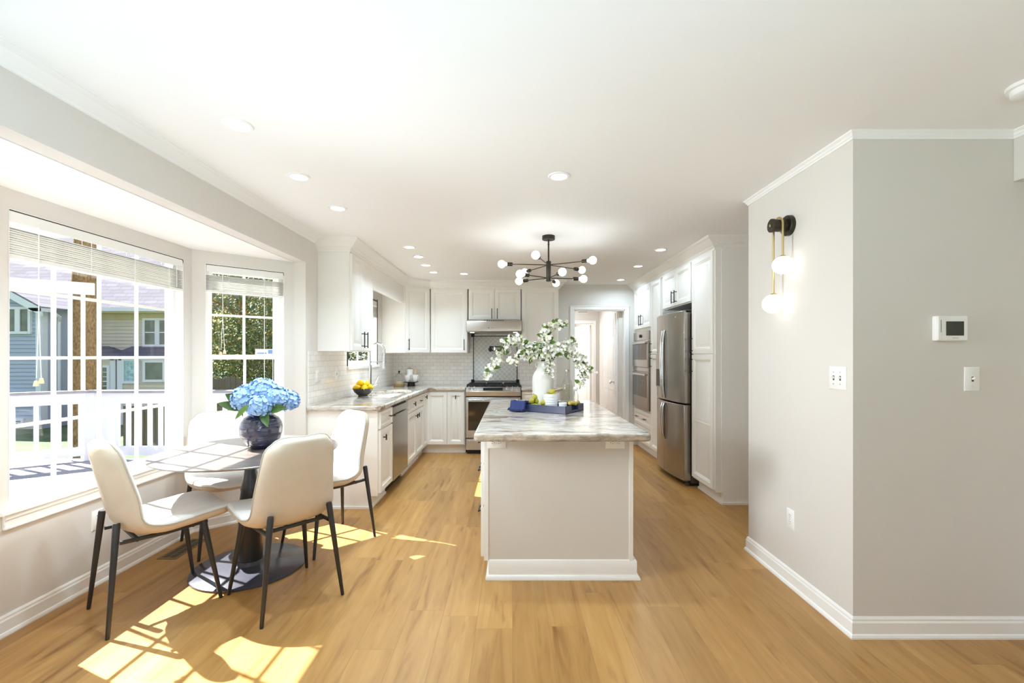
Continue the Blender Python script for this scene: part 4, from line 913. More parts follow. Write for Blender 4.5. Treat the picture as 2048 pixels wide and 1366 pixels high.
m = MB(); prof = [(6.40, 1.868), (6.36, 1.85), (6.345, 1.80), (6.33, 1.745), (6.325, 1.705), (6.335, 1.69), (YB - 0.012, 1.69), (YB - 0.012, 1.868)]
hx0, hx1 = -0.655, 0.128; k_ = len(prof)
for i in range(k_): pass
vs_ = [(hx0, a, b) for a, b in prof] + [(hx1, a, b) for a, b in prof]
m.add(vs_, [tuple(range(k_)), tuple(range(2 * k_ - 1, k_ - 1, -1))] + [(i, i + k_, (i + 1) % k_ + k_, (i + 1) % k_) for i in range(k_)]); m.build('shell', M_STEELH, hd, bevel=0.012, seg=3)
m = MB()
for i in range(9): m.box(-0.40 + i * 0.032, -0.382 + i * 0.032, 6.352, 6.366, 1.853, 1.861)
m.build('vent_slots', M_SLOT, hd)
for i in range(6): m = MB(); m.lathe([(0.006, 0), (0.006, 0.004), (0, 0.004)], (-0.335 + i * 0.023, 6.3285, 1.75), 10, axis=(0, -1, 0.2)); m.build('button', M_BLACK if i == 0 else M_CHROME, hd)
for e in (-0.575, 0.04): m = MB(); m.lathe([(0.03, 1.689), (0.03, 1.684), (0, 1.684)][::-1], (e, 6.42, 0), 16); m.build('lamp', M_EMIT, hd)
dw = thing('dishwasher', 'stainless dishwasher under the counter between two white cabinets', 'dishwasher', (FL - 0.3, 4.758, 0))
m = MB(); m.box(FL - 0.58, FL - 0.004, 4.449, 5.067, 0.11, 0.866); m.build('body', M_BLACK, dw)
m = MB(); m.box(FL - 0.004, FL + 0.022, 4.452, 5.064, 0.115, 0.755); m.box(FL - 0.004, FL + 0.022, 4.452, 5.064, 0.775, 0.845); m.box(FL - 0.004, FL + 0.004, 4.452, 5.064, 0.755, 0.775); dd = m.build('door', M_STEEL, dw, bevel=0.003)
m = MB(); m.obox((FL + 0.020, 4.51, 0.748), (0, 0.50, 0), (0.016, 0, 0.008), (0, 0, 0.014)); m.build('handle', M_STEEL, dd, bevel=0.003)
m = MB(); m.lathe([(0.011, 0), (0.011, 0.001), (0, 0.001)], (FL + 0.022, 4.90, 0.22), 14, axis=(1, 0, 0)); m.build('badge', M_CHROME, dd)
m = MB(); m.box(FL - 0.55, FL - 0.07, 4.452, 5.064, 0, 0.11); m.build('toe_kick', M_BLACK, dw)
ov = thing('double_oven', 'built in stainless double oven with grey glass doors in tall cabinet', 'oven', (FR - 0.02, 6.40, 0.6))
oy0, oy1 = 6.015, 6.785
m = MB(); m.box(FR - 0.018, FR - 0.0005, oy0, oy1, 0.605, 1.70); m.build('trim_frame', M_STEEL, ov, bevel=0.002)
m = MB(); m.box(FR - 0.032, FR - 0.018, oy0 + 0.01, oy1 - 0.01, 1.575, 1.695); cpn = m.build('control_panel', M_STEEL, ov, bevel=0.002)
m = MB(); m.lathe([(0.024, 0), (0.022, 0.02), (0, 0.021)], (FR - 0.032, 6.4, 1.635), 18, axis=(-1, 0, 0)); m.build('knob', M_BLACK, cpn)
def odoor(z0, z1, nm):
    m = MB(); m.box(FR - 0.046, FR - 0.018, oy0 + 0.008, oy1 - 0.008, z0, z1); d = m.build(nm, M_STEEL, ov, bevel=0.003)
    m = MB(); m.box(FR - 0.0485, FR - 0.045, oy0 + 0.07, oy1 - 0.07, z0 + (0.10 if z1 - z0 < 0.4 else 0.17), z1 - 0.035); m.build('window', M_OVENGLASS, d)
    m = MB(); m.tube([(FR - 0.088, oy0 + 0.05, z1 - 0.03), (FR - 0.088, oy1 - 0.05, z1 - 0.03)], 0.016, 12)
    for e in (oy0 + 0.08, oy1 - 0.08): m.tube([(FR - 0.046, e, z1 - 0.03), (FR - 0.088, e, z1 - 0.03)], 0.009, 8)
    m.build('handle', M_CHROME, d)
odoor(1.20, 1.565, 'upper_door'); odoor(0.615, 1.13, 'lower_door')
m = MB(); m.box(FR - 0.034, FR - 0.018, oy0 + 0.01, oy1 - 0.01, 1.137, 1.193); m.build('middle_strip', M_STEEL, ov, bevel=0.002)
fr = thing('refrigerator', 'stainless four door refrigerator with curved doors and water dispenser', 'refrigerator', (2.1, 5.12, 0))
fy0, fy1, fzt = 4.665, 5.545, 1.825
m = MB(); m.box(FR + 0.0, 2.5, fy0 + 0.01, fy1 - 0.01, 0.03, 1.80); m.build('body', M_DGREY, fr, bevel=0.004)
m = MB(); m.box(FR - 0.03, 2.45, fy0 + 0.03, fy1 - 0.03, 0.0, 0.05); m.build('base_grille', M_BLACK, fr)
def fdoor(y0, y1, z0, z1, nm, cut=None):
    def xf(y):
        t = (y - fy0) / (fy1 - fy0); return FR - 0.075 - 0.058 * (1 - abs(2 * t - 1) ** 2.4)
    n = 14; pl = [(xf(y0 + (y1 - y0) * i / n), y0 + (y1 - y0) * i / n) for i in range(n + 1)] + [(FR - 0.006, y1), (FR - 0.006, y0)]
    m = MB(); m.prism(pl, z0, z1); return m.build(nm, M_STEEL, fr, bevel=0.004, angle=25), xf
ym = (fy0 + fy1) / 2
upL, xf = fdoor(ym + 0.004, fy1, 0.862, fzt, 'upper_door'); upR, _ = fdoor(fy0, ym - 0.004, 0.862, fzt, 'upper_door')
loL, _ = fdoor(ym + 0.004, fy1, 0.06, 0.845, 'lower_door'); loR, _ = fdoor(fy0, ym - 0.004, 0.06, 0.845, 'lower_door')
m = MB(); m.box(FR - 0.10, FR - 0.006, ym - 0.0035, ym + 0.0035, 0.06, fzt - 0.01); m.box(xf(ym) - 0.003, xf(ym) + 0.02, ym - 0.013, ym + 0.013, 0.42, 0.83); m.box(xf(ym) - 0.003, xf(ym) + 0.02, ym - 0.013, ym + 0.013, 0.88, 1.64); m.build('gasket_and_recess_shade', M_BLACK, fr)  # gasket line, plus black strips for the shaded handle recess
def fhandle(d, y, z0, z1):
    x = xf(y); m = MB(); n = 10; pts = [(x - 0.010 - 0.024 * math.sin(math.pi * min(1, max(0, (i / n)))) ** 0.5, y, z0 + (z1 - z0) * i / n) for i in range(n + 1)]
    m.tube(pts, 0.011, 10); m.build('handle', M_CHROME, d)
for d, y, z0, z1 in ((upL, ym + 0.028, 0.88, 1.64), (upR, ym - 0.028, 0.88, 1.64), (loL, ym + 0.028, 0.42, 0.83), (loR, ym - 0.028, 0.42, 0.83)): fhandle(d, y, z0, z1)
dyc = ym + 0.225; dxx = xf(dyc)
m = MB(); m.obox((dxx - 0.003, dyc - 0.10, 0.98), (0, 0.20, 0), (0.012, 0, 0), (0, 0, 0.40)); ds = m.build('dispenser', M_STEELH, upL, bevel=0.004)
m = MB(); m.obox((dxx - 0.0048, dyc - 0.082, 1.00), (0, 0.164, 0), (0.004, 0, 0), (0, 0, 0.20)); m.build('dispenser_niche', M_DGREY, upL)
m = MB(); m.obox((xf(4.72) - 0.002, 4.72, 0.0), (0, 0.001, 0), (0.001, 0, 0), (0, 0, 0.001)); 
m = MB(); m.box(FR - 0.06, FR + 0.02, fy0 + 0.0, fy0 + 0.07, fzt - 0.02, fzt + 0.012); m.build('hinge_cover', M_DGREY, fr, bevel=0.003)
m = MB(); m.lathe([(0.022, 0), (0.022, 0.025), (0, 0.025)], (FR - 0.03, fy0 + 0.04, 0.003), 14); m.build('levelling_foot', M_DGREY, fr)
m = MB(); m.box(xf(4.82) - 0.0015, xf(4.82) + 0.004, 4.80, 4.90, 1.765, 1.777); m.build('badge', M_STEELH, upR)

# ------------------------------------------------------------------ island
IX0, IX1, IY0, IY1 = -0.192, 0.741, 2.742, 4.46
isl = thing('kitchen_island', 'greige kitchen island body with white base moulding', 'island', ((IX0 + IX1) / 2, 3.6, 0))
m = MB(); m.box(IX0 + 0.018, IX1 - 0.004, IY0 + 0.004, IY1, 0.11, 0.868); m.build('body', M_ISL, isl, bevel=0.001)
m = MB(); m.box(IX0 + 0.018, IX0 + 0.045, IY0, IY0 + 0.01, 0.11, 0.868); m.build('corner_stile', M_CAB, isl, bevel=0.001)
m = MB(); m.box(IX1 - 0.03, IX1 - 0.006, IY0 - 0.003, IY0 + 0.01, 0.10, 0.868); m.build('corner_stile', M_CAB, isl, bevel=0.001)
m = MB(); m.box(-0.13, IX1, IY0 + 0.012, IY1 - 0.02, 0, 0.11); m.sweep([(0, 0), (0.034, 0), (0.034, 0.008), (0.026, 0.022), (0.016, 0.026), (0.016, 0.108), (0.010, 0.116), (0, 0.118)], [(-0.13, IY1 - 0.02), (-0.13, IY0 + 0.012), (IX1, IY0 + 0.012), (IX1, IY1 - 0.02)], side=-1); m.build('base_moulding', M_CAB, isl)
PL = lambda s, h, q=0: Vector((IX0 + 0.018 - q, s, h))
for (a, b, z0, z1, kd, hw) in ((2.76, 3.31, 0.70, 0.855, 'drawer', [('h', 3.03, 0.785)]), (2.76, 3.31, 0.44, 0.69, 'drawer', [('h', 3.03, 0.60)]), (2.76, 3.31, 0.125, 0.43, 'drawer', [('h', 3.03, 0.33)]),
                               (3.33, 3.88, 0.70, 0.855, 'drawer', [('h', 3.6, 0.785)]), (3.33, 3.88, 0.125, 0.69, 'door', [('v', 3.38, 0.58)]), (3.90, 4.44, 0.70, 0.855, 'drawer', [('h', 4.17, 0.785)]), (3.90, 4.44, 0.125, 0.69, 'door', [('v', 4.39, 0.58)])):
    front(isl, PL, Y_, -X_, a, b, z0, z1, kd, hw)
m = MB(); r_ = 0.03
m.prism([(-0.222 + r_, 2.555), (0.795 - r_, 2.555), (0.795 - r_ * 0.3, 2.555 + r_ * 0.3), (0.795, 2.555 + r_), (0.795, 4.53), (-0.222, 4.53), (-0.222, 2.555 + r_), (-0.222 + r_ * 0.3, 2.555 + r_ * 0.3)], 0.868, CZ)
m.m = [0, 0] + [1] * (len(m.f) - 2)
tag(m.build('countertop', [M_GRANITE, M_CHISEL], bevel=0.014, seg=4), 'large veined stone island countertop with rough rounded edge', 'countertop')

# ------------------------------------------------------------------ wall plates
def frame_at(O, u, n, v=None):
    O, u, n = Vector(O), Vector(u), Vector(n); v = Vector(v) if v else Vector((0, 0, 1)); return lambda a, b, c: O + u * a + v * b + n * c, u, v, n
def outlet(label, O, u, n, v=None, name='wall_outlet'):
    F, u, v, n = frame_at(O, u, n, v); r = thing(name, label, 'outlet', tuple(O))
    m = MB(); m.rings(F(-0.036, -0.058, 0), u, v, n, 0.072, 0.116, [(0, 0), (0, 0.003), (0.004, 0.006)]); m.build('cover_plate', M_PLASTIC, r)
    for s in (-0.0195, 0.0195):
        m = MB()
        pl = [(0.016 * math.cos(t) , max(-0.0125, min(0.0125, 0.0165 * math.sin(t)))) for t in [i * math.pi / 12 for i in range(24)]]
        vs_ = [F(a, s + b, 0.006) for a, b in pl] + [F(a, s + b, 0.0075) for a, b in pl]; k = len(pl)
        m.add(vs_, [tuple(range(k, 2 * k))] + [(i, (i + 1) % k, (i + 1) % k + k, i + k) for i in range(k)]); so = m.build('receptacle', M_PLASTIC, r)
        m = MB()
        for a, h in ((-0.006, 0.008), (0.006, 0.0065)): m.obox(F(a - 0.0012, s + 0.001, 0.0072), u * 0.0024, v * h, n * 0.0008)
        m.lathe([(0.0026, 0), (0.0026, 0.0008), (0, 0.0008)], F(0, s - 0.007, 0.0072), 8, axis=n); m.build('slots', M_SLOT, so)
    m = MB(); m.lathe([(0.003, 0), (0.003, 0.001), (0, 0.0012)], F(0, 0, 0.006), 8, axis=n); m.build('screw', M_CHROME, r)
    return r
def switch(label, O, u, n, gangs=1):
    F, u, v, n = frame_at(O, u, n); r = thing('light_switch', label, 'switch', tuple(O)); w = 0.072 + 0.046 * (gangs - 1)
    m = MB(); m.rings(F(-w / 2, -0.058, 0), u, v, n, w, 0.116, [(0, 0), (0, 0.003), (0.004, 0.006)]); m.build('cover_plate', M_PLASTIC, r)
    for g in range(gangs):
        a = (g - (gangs - 1) / 2) * 0.046
        m = MB(); m.obox(F(a - 0.0055, -0.012, 0.0058), u * 0.011, v * 0.024, n * 0.0006); m.build('toggle_slot', M_SLOT, r)
        m = MB(); m.obox(F(a - 0.0042, -0.004, 0.005), u * 0.0084, v * 0.010, n * 0.015 + v * 0.006); m.build('toggle', M_PLASTIC, r, bevel=0.001)
        m = MB()
        for s in (-0.03, 0.03): m.lathe([(0.003, 0), (0.003, 0.001), (0, 0.0012)], F(a, s, 0.006), 8, axis=n)
        m.build('screws', M_CHROME, r)
    return r
outlet('white double outlet on the bay wall below the big window', (XB, 2.675, 0.385), (0, 1, 0), (1, 0, 0))
outlet('white double outlet low on the wall below the brass sconce', (XR, 2.658, 0.394), (0, -1, 0), (-1, 0, 0))
outlet('sideways white outlet under the island countertop by the drawer side corner', (-0.098, IY0 + 0.004, 0.829), (0, 0, 1), (0, -1, 0), (-1, 0, 0))
outlet('sideways white outlet under the island countertop by the refrigerator side corner', (0.625, IY0 + 0.004, 0.829), (0, 0, 1), (0, -1, 0), (1, 0, 0))
outlet('white outlet in the tile backsplash near the end of sink counter', (XL + 0.008, 4.18, 1.17), (0, 1, 0), (1, 0, 0))
switch('white single switch in the tile backsplash beside an outlet', (XL + 0.008, 4.62, 1.17), (0, 1, 0), (1, 0, 0))
switch('white double switch plate on the sconce wall', (XR, 2.274, 1.246), (0, -1, 0), (-1, 0, 0), 2)
switch('white single switch plate below the thermostat', (2.217, YR, 1.246), (1, 0, 0), (0, -1, 0))
th = thing('thermostat', 'white wall thermostat with dark screen above a light switch', 'thermostat', (2.10, YR, 1.49))
m = MB(); m.box(2.024, 2.176, YR - 0.026, YR, 1.43, 1.55); tb = m.build('case', M_PLASTIC, th, bevel=0.006, seg=3)
m = MB(); m.box(2.07, 2.154, YR - 0.0275, YR - 0.025, 1.455, 1.523); m.build('screen', M_SCREEN, tb)
m = MB(); m.box(2.029, 2.048, YR - 0.029, YR - 0.02, 1.433, 1.547); m.build('side_cover', M_PLASTIC, tb, bevel=0.003)
m = MB(); m.box(2.0415, 2.0435, YR - 0.0298, YR - 0.0285, 1.47, 1.53); m.build('slot', M_SLOT, tb)
m = MB()
for i in range(5): m.box(2.100 + i * 0.006, 2.104 + i * 0.006, YR - 0.0268, YR - 0.0258, 1.442, 1.446)
m.build('badge', mat('faint_grey_print', srgb(190, 187, 182), 0.5), tb)
sm = thing('smoke_detector', 'round white smoke detector on the ceiling near soffit beam', 'smoke detector', (2.06, 1.79, CEIL))
m = MB(); m.lathe([(0, CEIL - 0.045), (0.045, CEIL - 0.045), (0.056, CEIL - 0.038), (0.058, CEIL - 0.016), (0.07, CEIL - 0.014), (0.07, CEIL)], (2.06, 1.79, 0), 40); hs = m.build('housing', M_PLASTIC, sm)
m = MB()
for i in range(3): m.obox((2.022 + i * 0.010, 1.752 - i * 0.004, CEIL - 0.0458), (0.005, 0, 0), (0.001, 0.006, 0), (0, 0, 0.002))
m.build('vents', M_SLOT, hs)
fv = thing('floor_vent', 'bronze slotted floor register beside the bay baseboard', 'vent', (-2.31, 3.17, 0))
m = MB(); m.box(-2.375, -2.245, 3.0, 3.34, 0.0, 0.004); vp = m.build('plate', M_VENT, fv, bevel=0.002)
m = MB()
for j in range(14):
    for a in (-2.355, -2.305): m.box(a, a + 0.042, 3.025 + j * 0.0215, 3.036 + j * 0.0215, 0.0035, 0.0046)
m.build('slots', M_IRON, vp)
# ------------------------------------------------------------------ lamps
DL = [(-1.286, 2.108, 'large round recessed ceiling light nearest the camera, in the row along bay header'), (-1.288, 2.715, 'second recessed ceiling light from the camera in the row along bay header'),
      (-1.28, 3.295, 'third recessed ceiling light in the row along bay header, nearest the cabinets'), (-1.026, 4.478, 'recessed ceiling light nearest the camera in the four light sink row'),
      (-1.026, 4.91, 'second recessed ceiling light in the four light sink row'), (-1.03, 5.37, 'third recessed ceiling light in the four light sink row'),
      (-1.022, 5.82, 'farthest recessed ceiling light in the four light sink row, by the corner cabinet'), (-0.639, 5.93, 'recessed ceiling light in front of cabinets over the range hood'),
      (0.28, 2.708, 'lone recessed ceiling light above the near end of the island'), (1.51, 4.587, 'recessed ceiling light beside the pantry crown, nearest of the tall cabinet row'),
      (1.515, 5.43, 'middle recessed ceiling light of the tall cabinet row'), (1.54, 6.40, 'recessed ceiling light above the hall doorway corner')]
for i, (x, y, lb) in enumerate(DL):
    r = thing('recessed_light', lb, 'ceiling light', (x, y, CEIL), group='recessed ceiling lights')
    m = MB(); m.lathe([(0.047, CEIL - 0.004), (0.050, CEIL - 0.007), (0.062, CEIL - 0.006), (0.066, CEIL - 0.002), (0.066, CEIL)], (x, y, 0), 40); m.build('trim_ring', M_TRIM, r)
    m = MB(); m.lathe([(0, CEIL - 0.0045), (0.0485, CEIL - 0.0045), (0.0485, CEIL - 0.001)], (x, y, 0), 40); m.build('diffuser', M_EMIT, r)
    l = area('downlight', (x, y, CEIL - 0.010), 0.09, DOWNLIGHT_W * (0.75 if 3 <= i <= 6 else 0.32 if i == 7 else 1.1 if i == 11 else 1.4 if i <= 2 else 0.5 if i >= 9 else 1.0), (0, 0, -1), (0.66, 0.85, 1.0), disk=True, spread=R(165 if i >= 9 else 125)); l.name = 'lamp'
BX, BY = 0.326, 4.07
chn = thing('chandelier', 'black ten arm sputnik chandelier with round bulbs over the island', 'chandelier', (BX, BY, CEIL))
m = MB(); m.lathe([(0.056, CEIL - 0.034), (0.058, CEIL - 0.03), (0.058, CEIL)], (BX, BY, 0), 32); m.build('canopy', M_BRONZE, chn)
m = MB(); m.tube([(BX, BY, CEIL - 0.03), (BX, BY, 2.21)], 0.0075, 10); m.lathe([(0.010, 2.36), (0.010, 2.365)], (BX, BY, 0), 12); m.build('rod', M_BRONZE, chn)
m = MB(); m.lathe([(0.021, 2.03), (0.023, 2.033), (0.023, 2.208), (0.021, 2.212)], (BX, BY, 0), 24); m.build('hub', M_BRONZE, chn)
M_BULB = emis('frosted_bulb', (1, 0.975, 0.93, 1), 9.0)
bulbs = [(-0.097, 4.03, 2.179), (0.189, 3.67, 2.179), (0.69, 3.87, 2.179), (0.665, 4.31, 2.179), (0.12, 4.42, 2.179), (0.0636, 3.865, 2.06), (0.061, 4.24, 2.06), (0.4177, 3.77, 2.06), (0.65, 4.117, 2.06), (0.422, 4.36, 2.06)]
for x, y, z in bulbs:
    d = Vector((x - BX, y - BY, 0)); Lb = d.length; d.normalize(); c0 = Vector((BX, BY, z))
    m = MB(); m.tube([c0 + d * 0.015, c0 + d * (Lb - 0.075)], 0.0042, 8); a_ = m.build('arm', M_BRONZE, chn)
    m = MB(); m.lathe([(0.014, 0), (0.017, 0.002), (0.017, 0.048), (0.015, 0.05)], c0 + d * (Lb - 0.098), 18, axis=d); m.build('socket', M_BRONZE, a_)
    m = MB(); m.sphere(c0 + d * Lb, 0.034, 12); m.lathe([(0.012, 0), (0.013, 0.01), (0.02, 0.026)], c0 + d * (Lb - 0.05), 16, axis=d); m.build('bulb', M_BULB, a_)
    pd_ = bpy.data.lights.new('bulb_glow', 'POINT'); po = bpy.data.objects.new('bulb_glow', pd_); COL.objects.link(po); po.location = c0 + d * Lb; pd_.energy = BULB_W; pd_.shadow_soft_size = 0.036; pd_.color = (0.70, 0.86, 1.0)
sy_, sz_ = 2.67, 2.13
sn = thing('wall_sconce', 'brass wall sconce with black drum mount and two glowing globes', 'sconce', (XR, sy_, sz_))
m = MB(); m.lathe([(0.060, 0), (0.060, 0.022), (0.056, 0.026), (0.036, 0.028)], (XR, sy_, sz_), 36, axis=(-1, 0, 0)); m.build('wall_plate', M_BRONZE, sn)
m = MB(); m.lathe([(0.036, 0.02), (0.036, 0.098), (0.040, 0.1), (0.040, 0.112), (0, 0.112)], (XR, sy_, sz_), 32, axis=(-1, 0, 0)); m.lathe([(0.008, 0.11), (0.008, 0.118), (0, 0.12)], (XR, sy_, sz_), 12, axis=(-1, 0, 0), mi=1); m.build('drum', [M_BRONZE, M_GOLD], sn)
lx = 1.578; ya_, yb2 = 2.628, 2.722; yc_ = (ya_ + yb2) / 2; rr_ = (yb2 - ya_) / 2
path = [(lx, ya_, 1.94)] + [(lx, yc_ - rr_ * math.cos(t), sz_ + 0.0 + rr_ * math.sin(t)) for t in [i * math.pi / 16 for i in range(17)]] + [(lx, yb2, 1.72)]
m = MB(); m.tube(path, 0.0065, 12); m.build('looped_tube', M_GOLD, sn)
M_GLOBE = emis('opal_globe', (1, 0.985, 0.95, 1), 1.7)
for yy, zz2, rad in ((ya_, 1.888, 0.056), (yb2, 1.672, 0.062)):
    m = MB(); m.sphere((lx, yy, zz2), rad, 18, sc=(1, 1, 0.92)); gb = m.build('globe', M_GLOBE, sn)
    m = MB(); m.lathe([(0.018, zz2 + rad * 0.88), (0.016, zz2 + rad * 0.98), (0.008, zz2 + rad * 1.04)], (lx, yy, 0), 18); m.build('cap', M_GOLD, gb)
    pd_ = bpy.data.lights.new('globe_glow', 'POINT'); po = bpy.data.objects.new('globe_glow', pd_); COL.objects.link(po); po.location = (lx, yy, zz2); pd_.energy = GLOBE_W; pd_.shadow_soft_size = rad * 1.02; pd_.color = (1, 0.97, 0.92)
# ------------------------------------------------------------------ dining set
def chair_surface():
    """centre surface of the shell: (u across 0..1, v from seat front to back top 0..1) -> point and width"""
    ctrl = [(0.265, 0.462), (0.250, 0.476), (0.18, 0.482), (0.05, 0.474), (-0.07, 0.468), (-0.145, 0.478), (-0.190, 0.515), (-0.213, 0.58), (-0.235, 0.68), (-0.258, 0.78), (-0.282, 0.89), (-0.292, 0.928)]
    P = [Vector((0, a + 0.045, b)) for a, b in ctrl]; cum = [0]
    for i in range(1, len(P)): cum.append(cum[-1] + (P[i] - P[i - 1]).length)
    T = cum[-1]
    def cr(v):
        d = v * T; i = 0
        while i < len(P) - 2 and cum[i + 1] < d: i += 1
        t = (d - cum[i]) / (cum[i + 1] - cum[i]); p0, p1, p2, p3 = P[max(i - 1, 0)], P[i], P[i + 1], P[min(i + 2, len(P) - 1)]
        return 0.5 * ((2 * p1) + (p2 - p0) * t + (2 * p0 - 5 * p1 + 4 * p2 - p3) * t * t + (3 * p1 - p0 - 3 * p2 + p3) * t ** 3)
    def halfw(v):
        base = 0.222 + 0.012 * math.sin(min(1, v / 0.45) * math.pi) if v < 0.45 else 0.222 - 0.050 * ((v - 0.45) / 0.55) ** 1.3
        cs, ce = 0.11, 0.13
        if v < cs: base *= max(0.0, 1 - (1 - v / cs) ** 2.6) ** (1 / 2.6)
        if v > 1 - ce: base *= max(0.0, 1 - ((v - (1 - ce)) / ce) ** 2.6) ** (1 / 2.6)
        return base
    def M(u, v):
        p = cr(v); w = halfw(v); s = 2 * u - 1; x = s * w
        k = abs(s) ** 2.4 * (w / 0.22)
        t = cr(min(1, v + 0.01)) - cr(max(0, v - 0.01)); t.normalize(); nn = Vector((0, -t.z, t.y)) * -1  # towards sitter
        if nn.z < 0 and v < 0.4: nn = -nn
        curl = 0.022 * (1 - v) + 0.050 * max(0, min(1, (v - 0.35) / 0.3))
        return Vector((x, p.y, p.z)) + nn * curl * k, nn
    return M
def make_chair(label):
    root = thing('dining_chair', label, 'chair', group='cream upholstered dining chairs')
    M = chair_surface(); nu, nv = 20, 44
    def vv(j): t = j / nv; return 0.5 - 0.5 * math.cos(math.pi * t) if True else t
    def us(i): t = i / nu; return 0.5 - 0.5 * math.cos(math.pi * t)
    def layer(d0, d1):
        """closed pillow between offsets d0 (edge) and d1 (middle)"""
        vs, fs = [], []
        W = nu + 1
        for side in (0, 1):
            for j in range(nv + 1):
                for i in range(nu + 1):
                    u, v = us(i), vv(j); p, n = M(u, v)
                    e = max(0.0, 1 - abs(2 * u - 1) ** 6) * max(0.0, 1 - abs(2 * v - 1) ** 14)
                    vs.append(p + n * ((d0 + (d1 - d0) * e ** 0.32) if side else 0.0))
        o = W * (nv + 1)
        for j in range(nv):
            for i in range(nu):
                a = j * W + i; q = (a, a + 1, a + W + 1, a + W)
                fs.append(q[::-1]); fs.append(tuple(k + o for k in q))
        return vs, fs
    b = MB(); b.add(*layer(0.0, 0.028)); b.build('seat_pad', M_FABRIC, root, local=True, angle=80)
    b = MB(); vs, fs = layer(0.0, -0.045); b.add(vs, [f[::-1] for f in fs]); b.build('shell', M_FABRICB, root, local=True, angle=80)
    edge = [M(1, vv(j))[0] for j in range(nv + 1)] + [M(0, vv(j))[0] for j in range(nv, -1, -1)]
    pts = [edge[0]]
    for p in edge[1:]:
        if (p - pts[-1]).length > 0.006: pts.append(p)
    pts.append(pts[0]); b = MB(); b.tube(pts, 0.0045, 6, cap=False); b.build('piping', M_PIPE, root, local=True, angle=80)
    legs = {(-1, 1): ((-0.165, 0.165, 0.455), (-0.220, 0.236, 0)), (1, 1): ((0.165, 0.165, 0.455), (0.220, 0.236, 0)),
            (-1, -1): ((-0.154, -0.184, 0.51), (-0.213, -0.245, 0)), (1, -1): ((0.154, -0.184, 0.51), (0.213, -0.245, 0))}
    for (sx_, sy), (a, c) in legs.items():
        a, c = Vector(a), Vector(c)
        if sy < 0: a = a + Vector((0.0, -0.016, 0.02))
        b = MB(); b.tube([c, c + (a - c) * 0.02, a - (a - c) * 0.02, a], [0.0085, 0.0095, 0.0165, 0.014], 14); b.build('leg', M_LEG, root, local=True)
    b = MB(); h = 0.425
    for s in (-1, 1): b.tube([(0.17 * s, 0.185, h + 0.012), (0.16 * s, 0.0, h), (0.160 * s, -0.19, h + 0.005)], 0.011, 8)
    b.tube([(-0.165, 0.12, h + 0.004), (0.165, 0.12, h + 0.004)], 0.011, 8); b.tube([(-0.16, -0.12, h), (0.16, -0.12, h)], 0.011, 8)
    b.build('support_frame', M_LEG, root, local=True)
    return root
def ang(dx, dy): return math.atan2(dy, dx) - math.pi / 2
ch = make_chair('cream dining chair beside the outlet, its back toward the big bay window')
ch.location = (-1.956, 2.477, 0); ch.rotation_euler = (0, 0, ang(0.613, 0.79))
copy_tree(ch, (-1.29, 2.563, 0), ang(-0.744, 0.668), 'cream dining chair nearest the camera, its back turned toward us')
copy_tree(ch, (-2.10, 3.29, 0), ang(0.744, -0.668), 'cream dining chair behind the table, backed against the narrow sash window')
copy_tree(ch, (-1.352, 3.314, 0), ang(-0.607, -0.795), 'sunlit cream dining chair in front of the sink counter end panel')
TX, TY, TZ = -1.69, 2.905, 0.752
tb_ = thing('dining_table', 'round dark pedestal dining table with flat disc base', 'table', (TX, TY, 0))
b = MB(); b.lathe([(0.33, TZ - 0.024), (0.50, TZ - 0.018), (0.528, TZ - 0.008), (0.53, TZ - 0.003), (0.527, TZ), (0.0, TZ)], (TX, TY, 0), 72); b.build('tabletop', M_TABLE, tb_)
b = MB(); b.lathe([(0.33, 0), (0.333, 0.003), (0.333, 0.010), (0.328, 0.014), (0.12, 0.018), (0.085, 0.03), (0.072, 0.05)], (TX, TY, 0), 64); b.build('base', mat('black_base', srgb(66, 68, 78), 0.22), tb_)
b = MB(); b.lathe([(0.070, 0.03), (0.069, 0.34), (0.066, 0.40), (0.052, 0.52), (0.036, 0.62), (0.032, 0.67), (0.036, 0.71), (0.06, TZ - 0.022)], (TX, TY, 0), 40); b.build('column', M_BLACK, tb_)
# vase with hydrangeas
VX, VY = -1.655, 2.965
vz = thing('vase', 'round navy glazed vase with ribbed bands on the dining table', 'vase', (VX, VY, TZ))
prof = [(0.0, 0.0), (0.060, 0.0), (0.064, 0.006), (0.090, 0.03), (0.114, 0.065), (0.125, 0.105), (0.127, 0.135), (0.121, 0.165), (0.105, 0.195), (0.080, 0.215), (0.062, 0.224), (0.056, 0.236), (0.058, 0.250), (0.063, 0.256), (0.059, 0.257), (0.050, 0.245), (0.05, 0.2)]
fine = prof[:3]; zq = 0.009
while zq < 0.222:
    i = max(j for j in range(2, 11) if prof[j][1] <= zq); (r0, z0), (r1, z1) = prof[i], prof[i + 1]; t = (zq - z0) / (z1 - z0); t = t * t * (3 - 2 * t) * 0.4 + t * 0.6
    r_ = r0 + (r1 - r0) * t; band = 0.045 < zq < 0.085 or 0.145 < zq < 0.185
    fine.append((r_ + (0.0014 * math.sin(zq * 2 * math.pi / 0.0085) if band else 0.0), zq)); zq += 0.0017
fine += prof[11:]
b = MB(); b.lathe([(r_, z_ + TZ) for r_, z_ in fine], (VX, VY, 0), 56); b.build('body', M_VASEB, vz, angle=60)
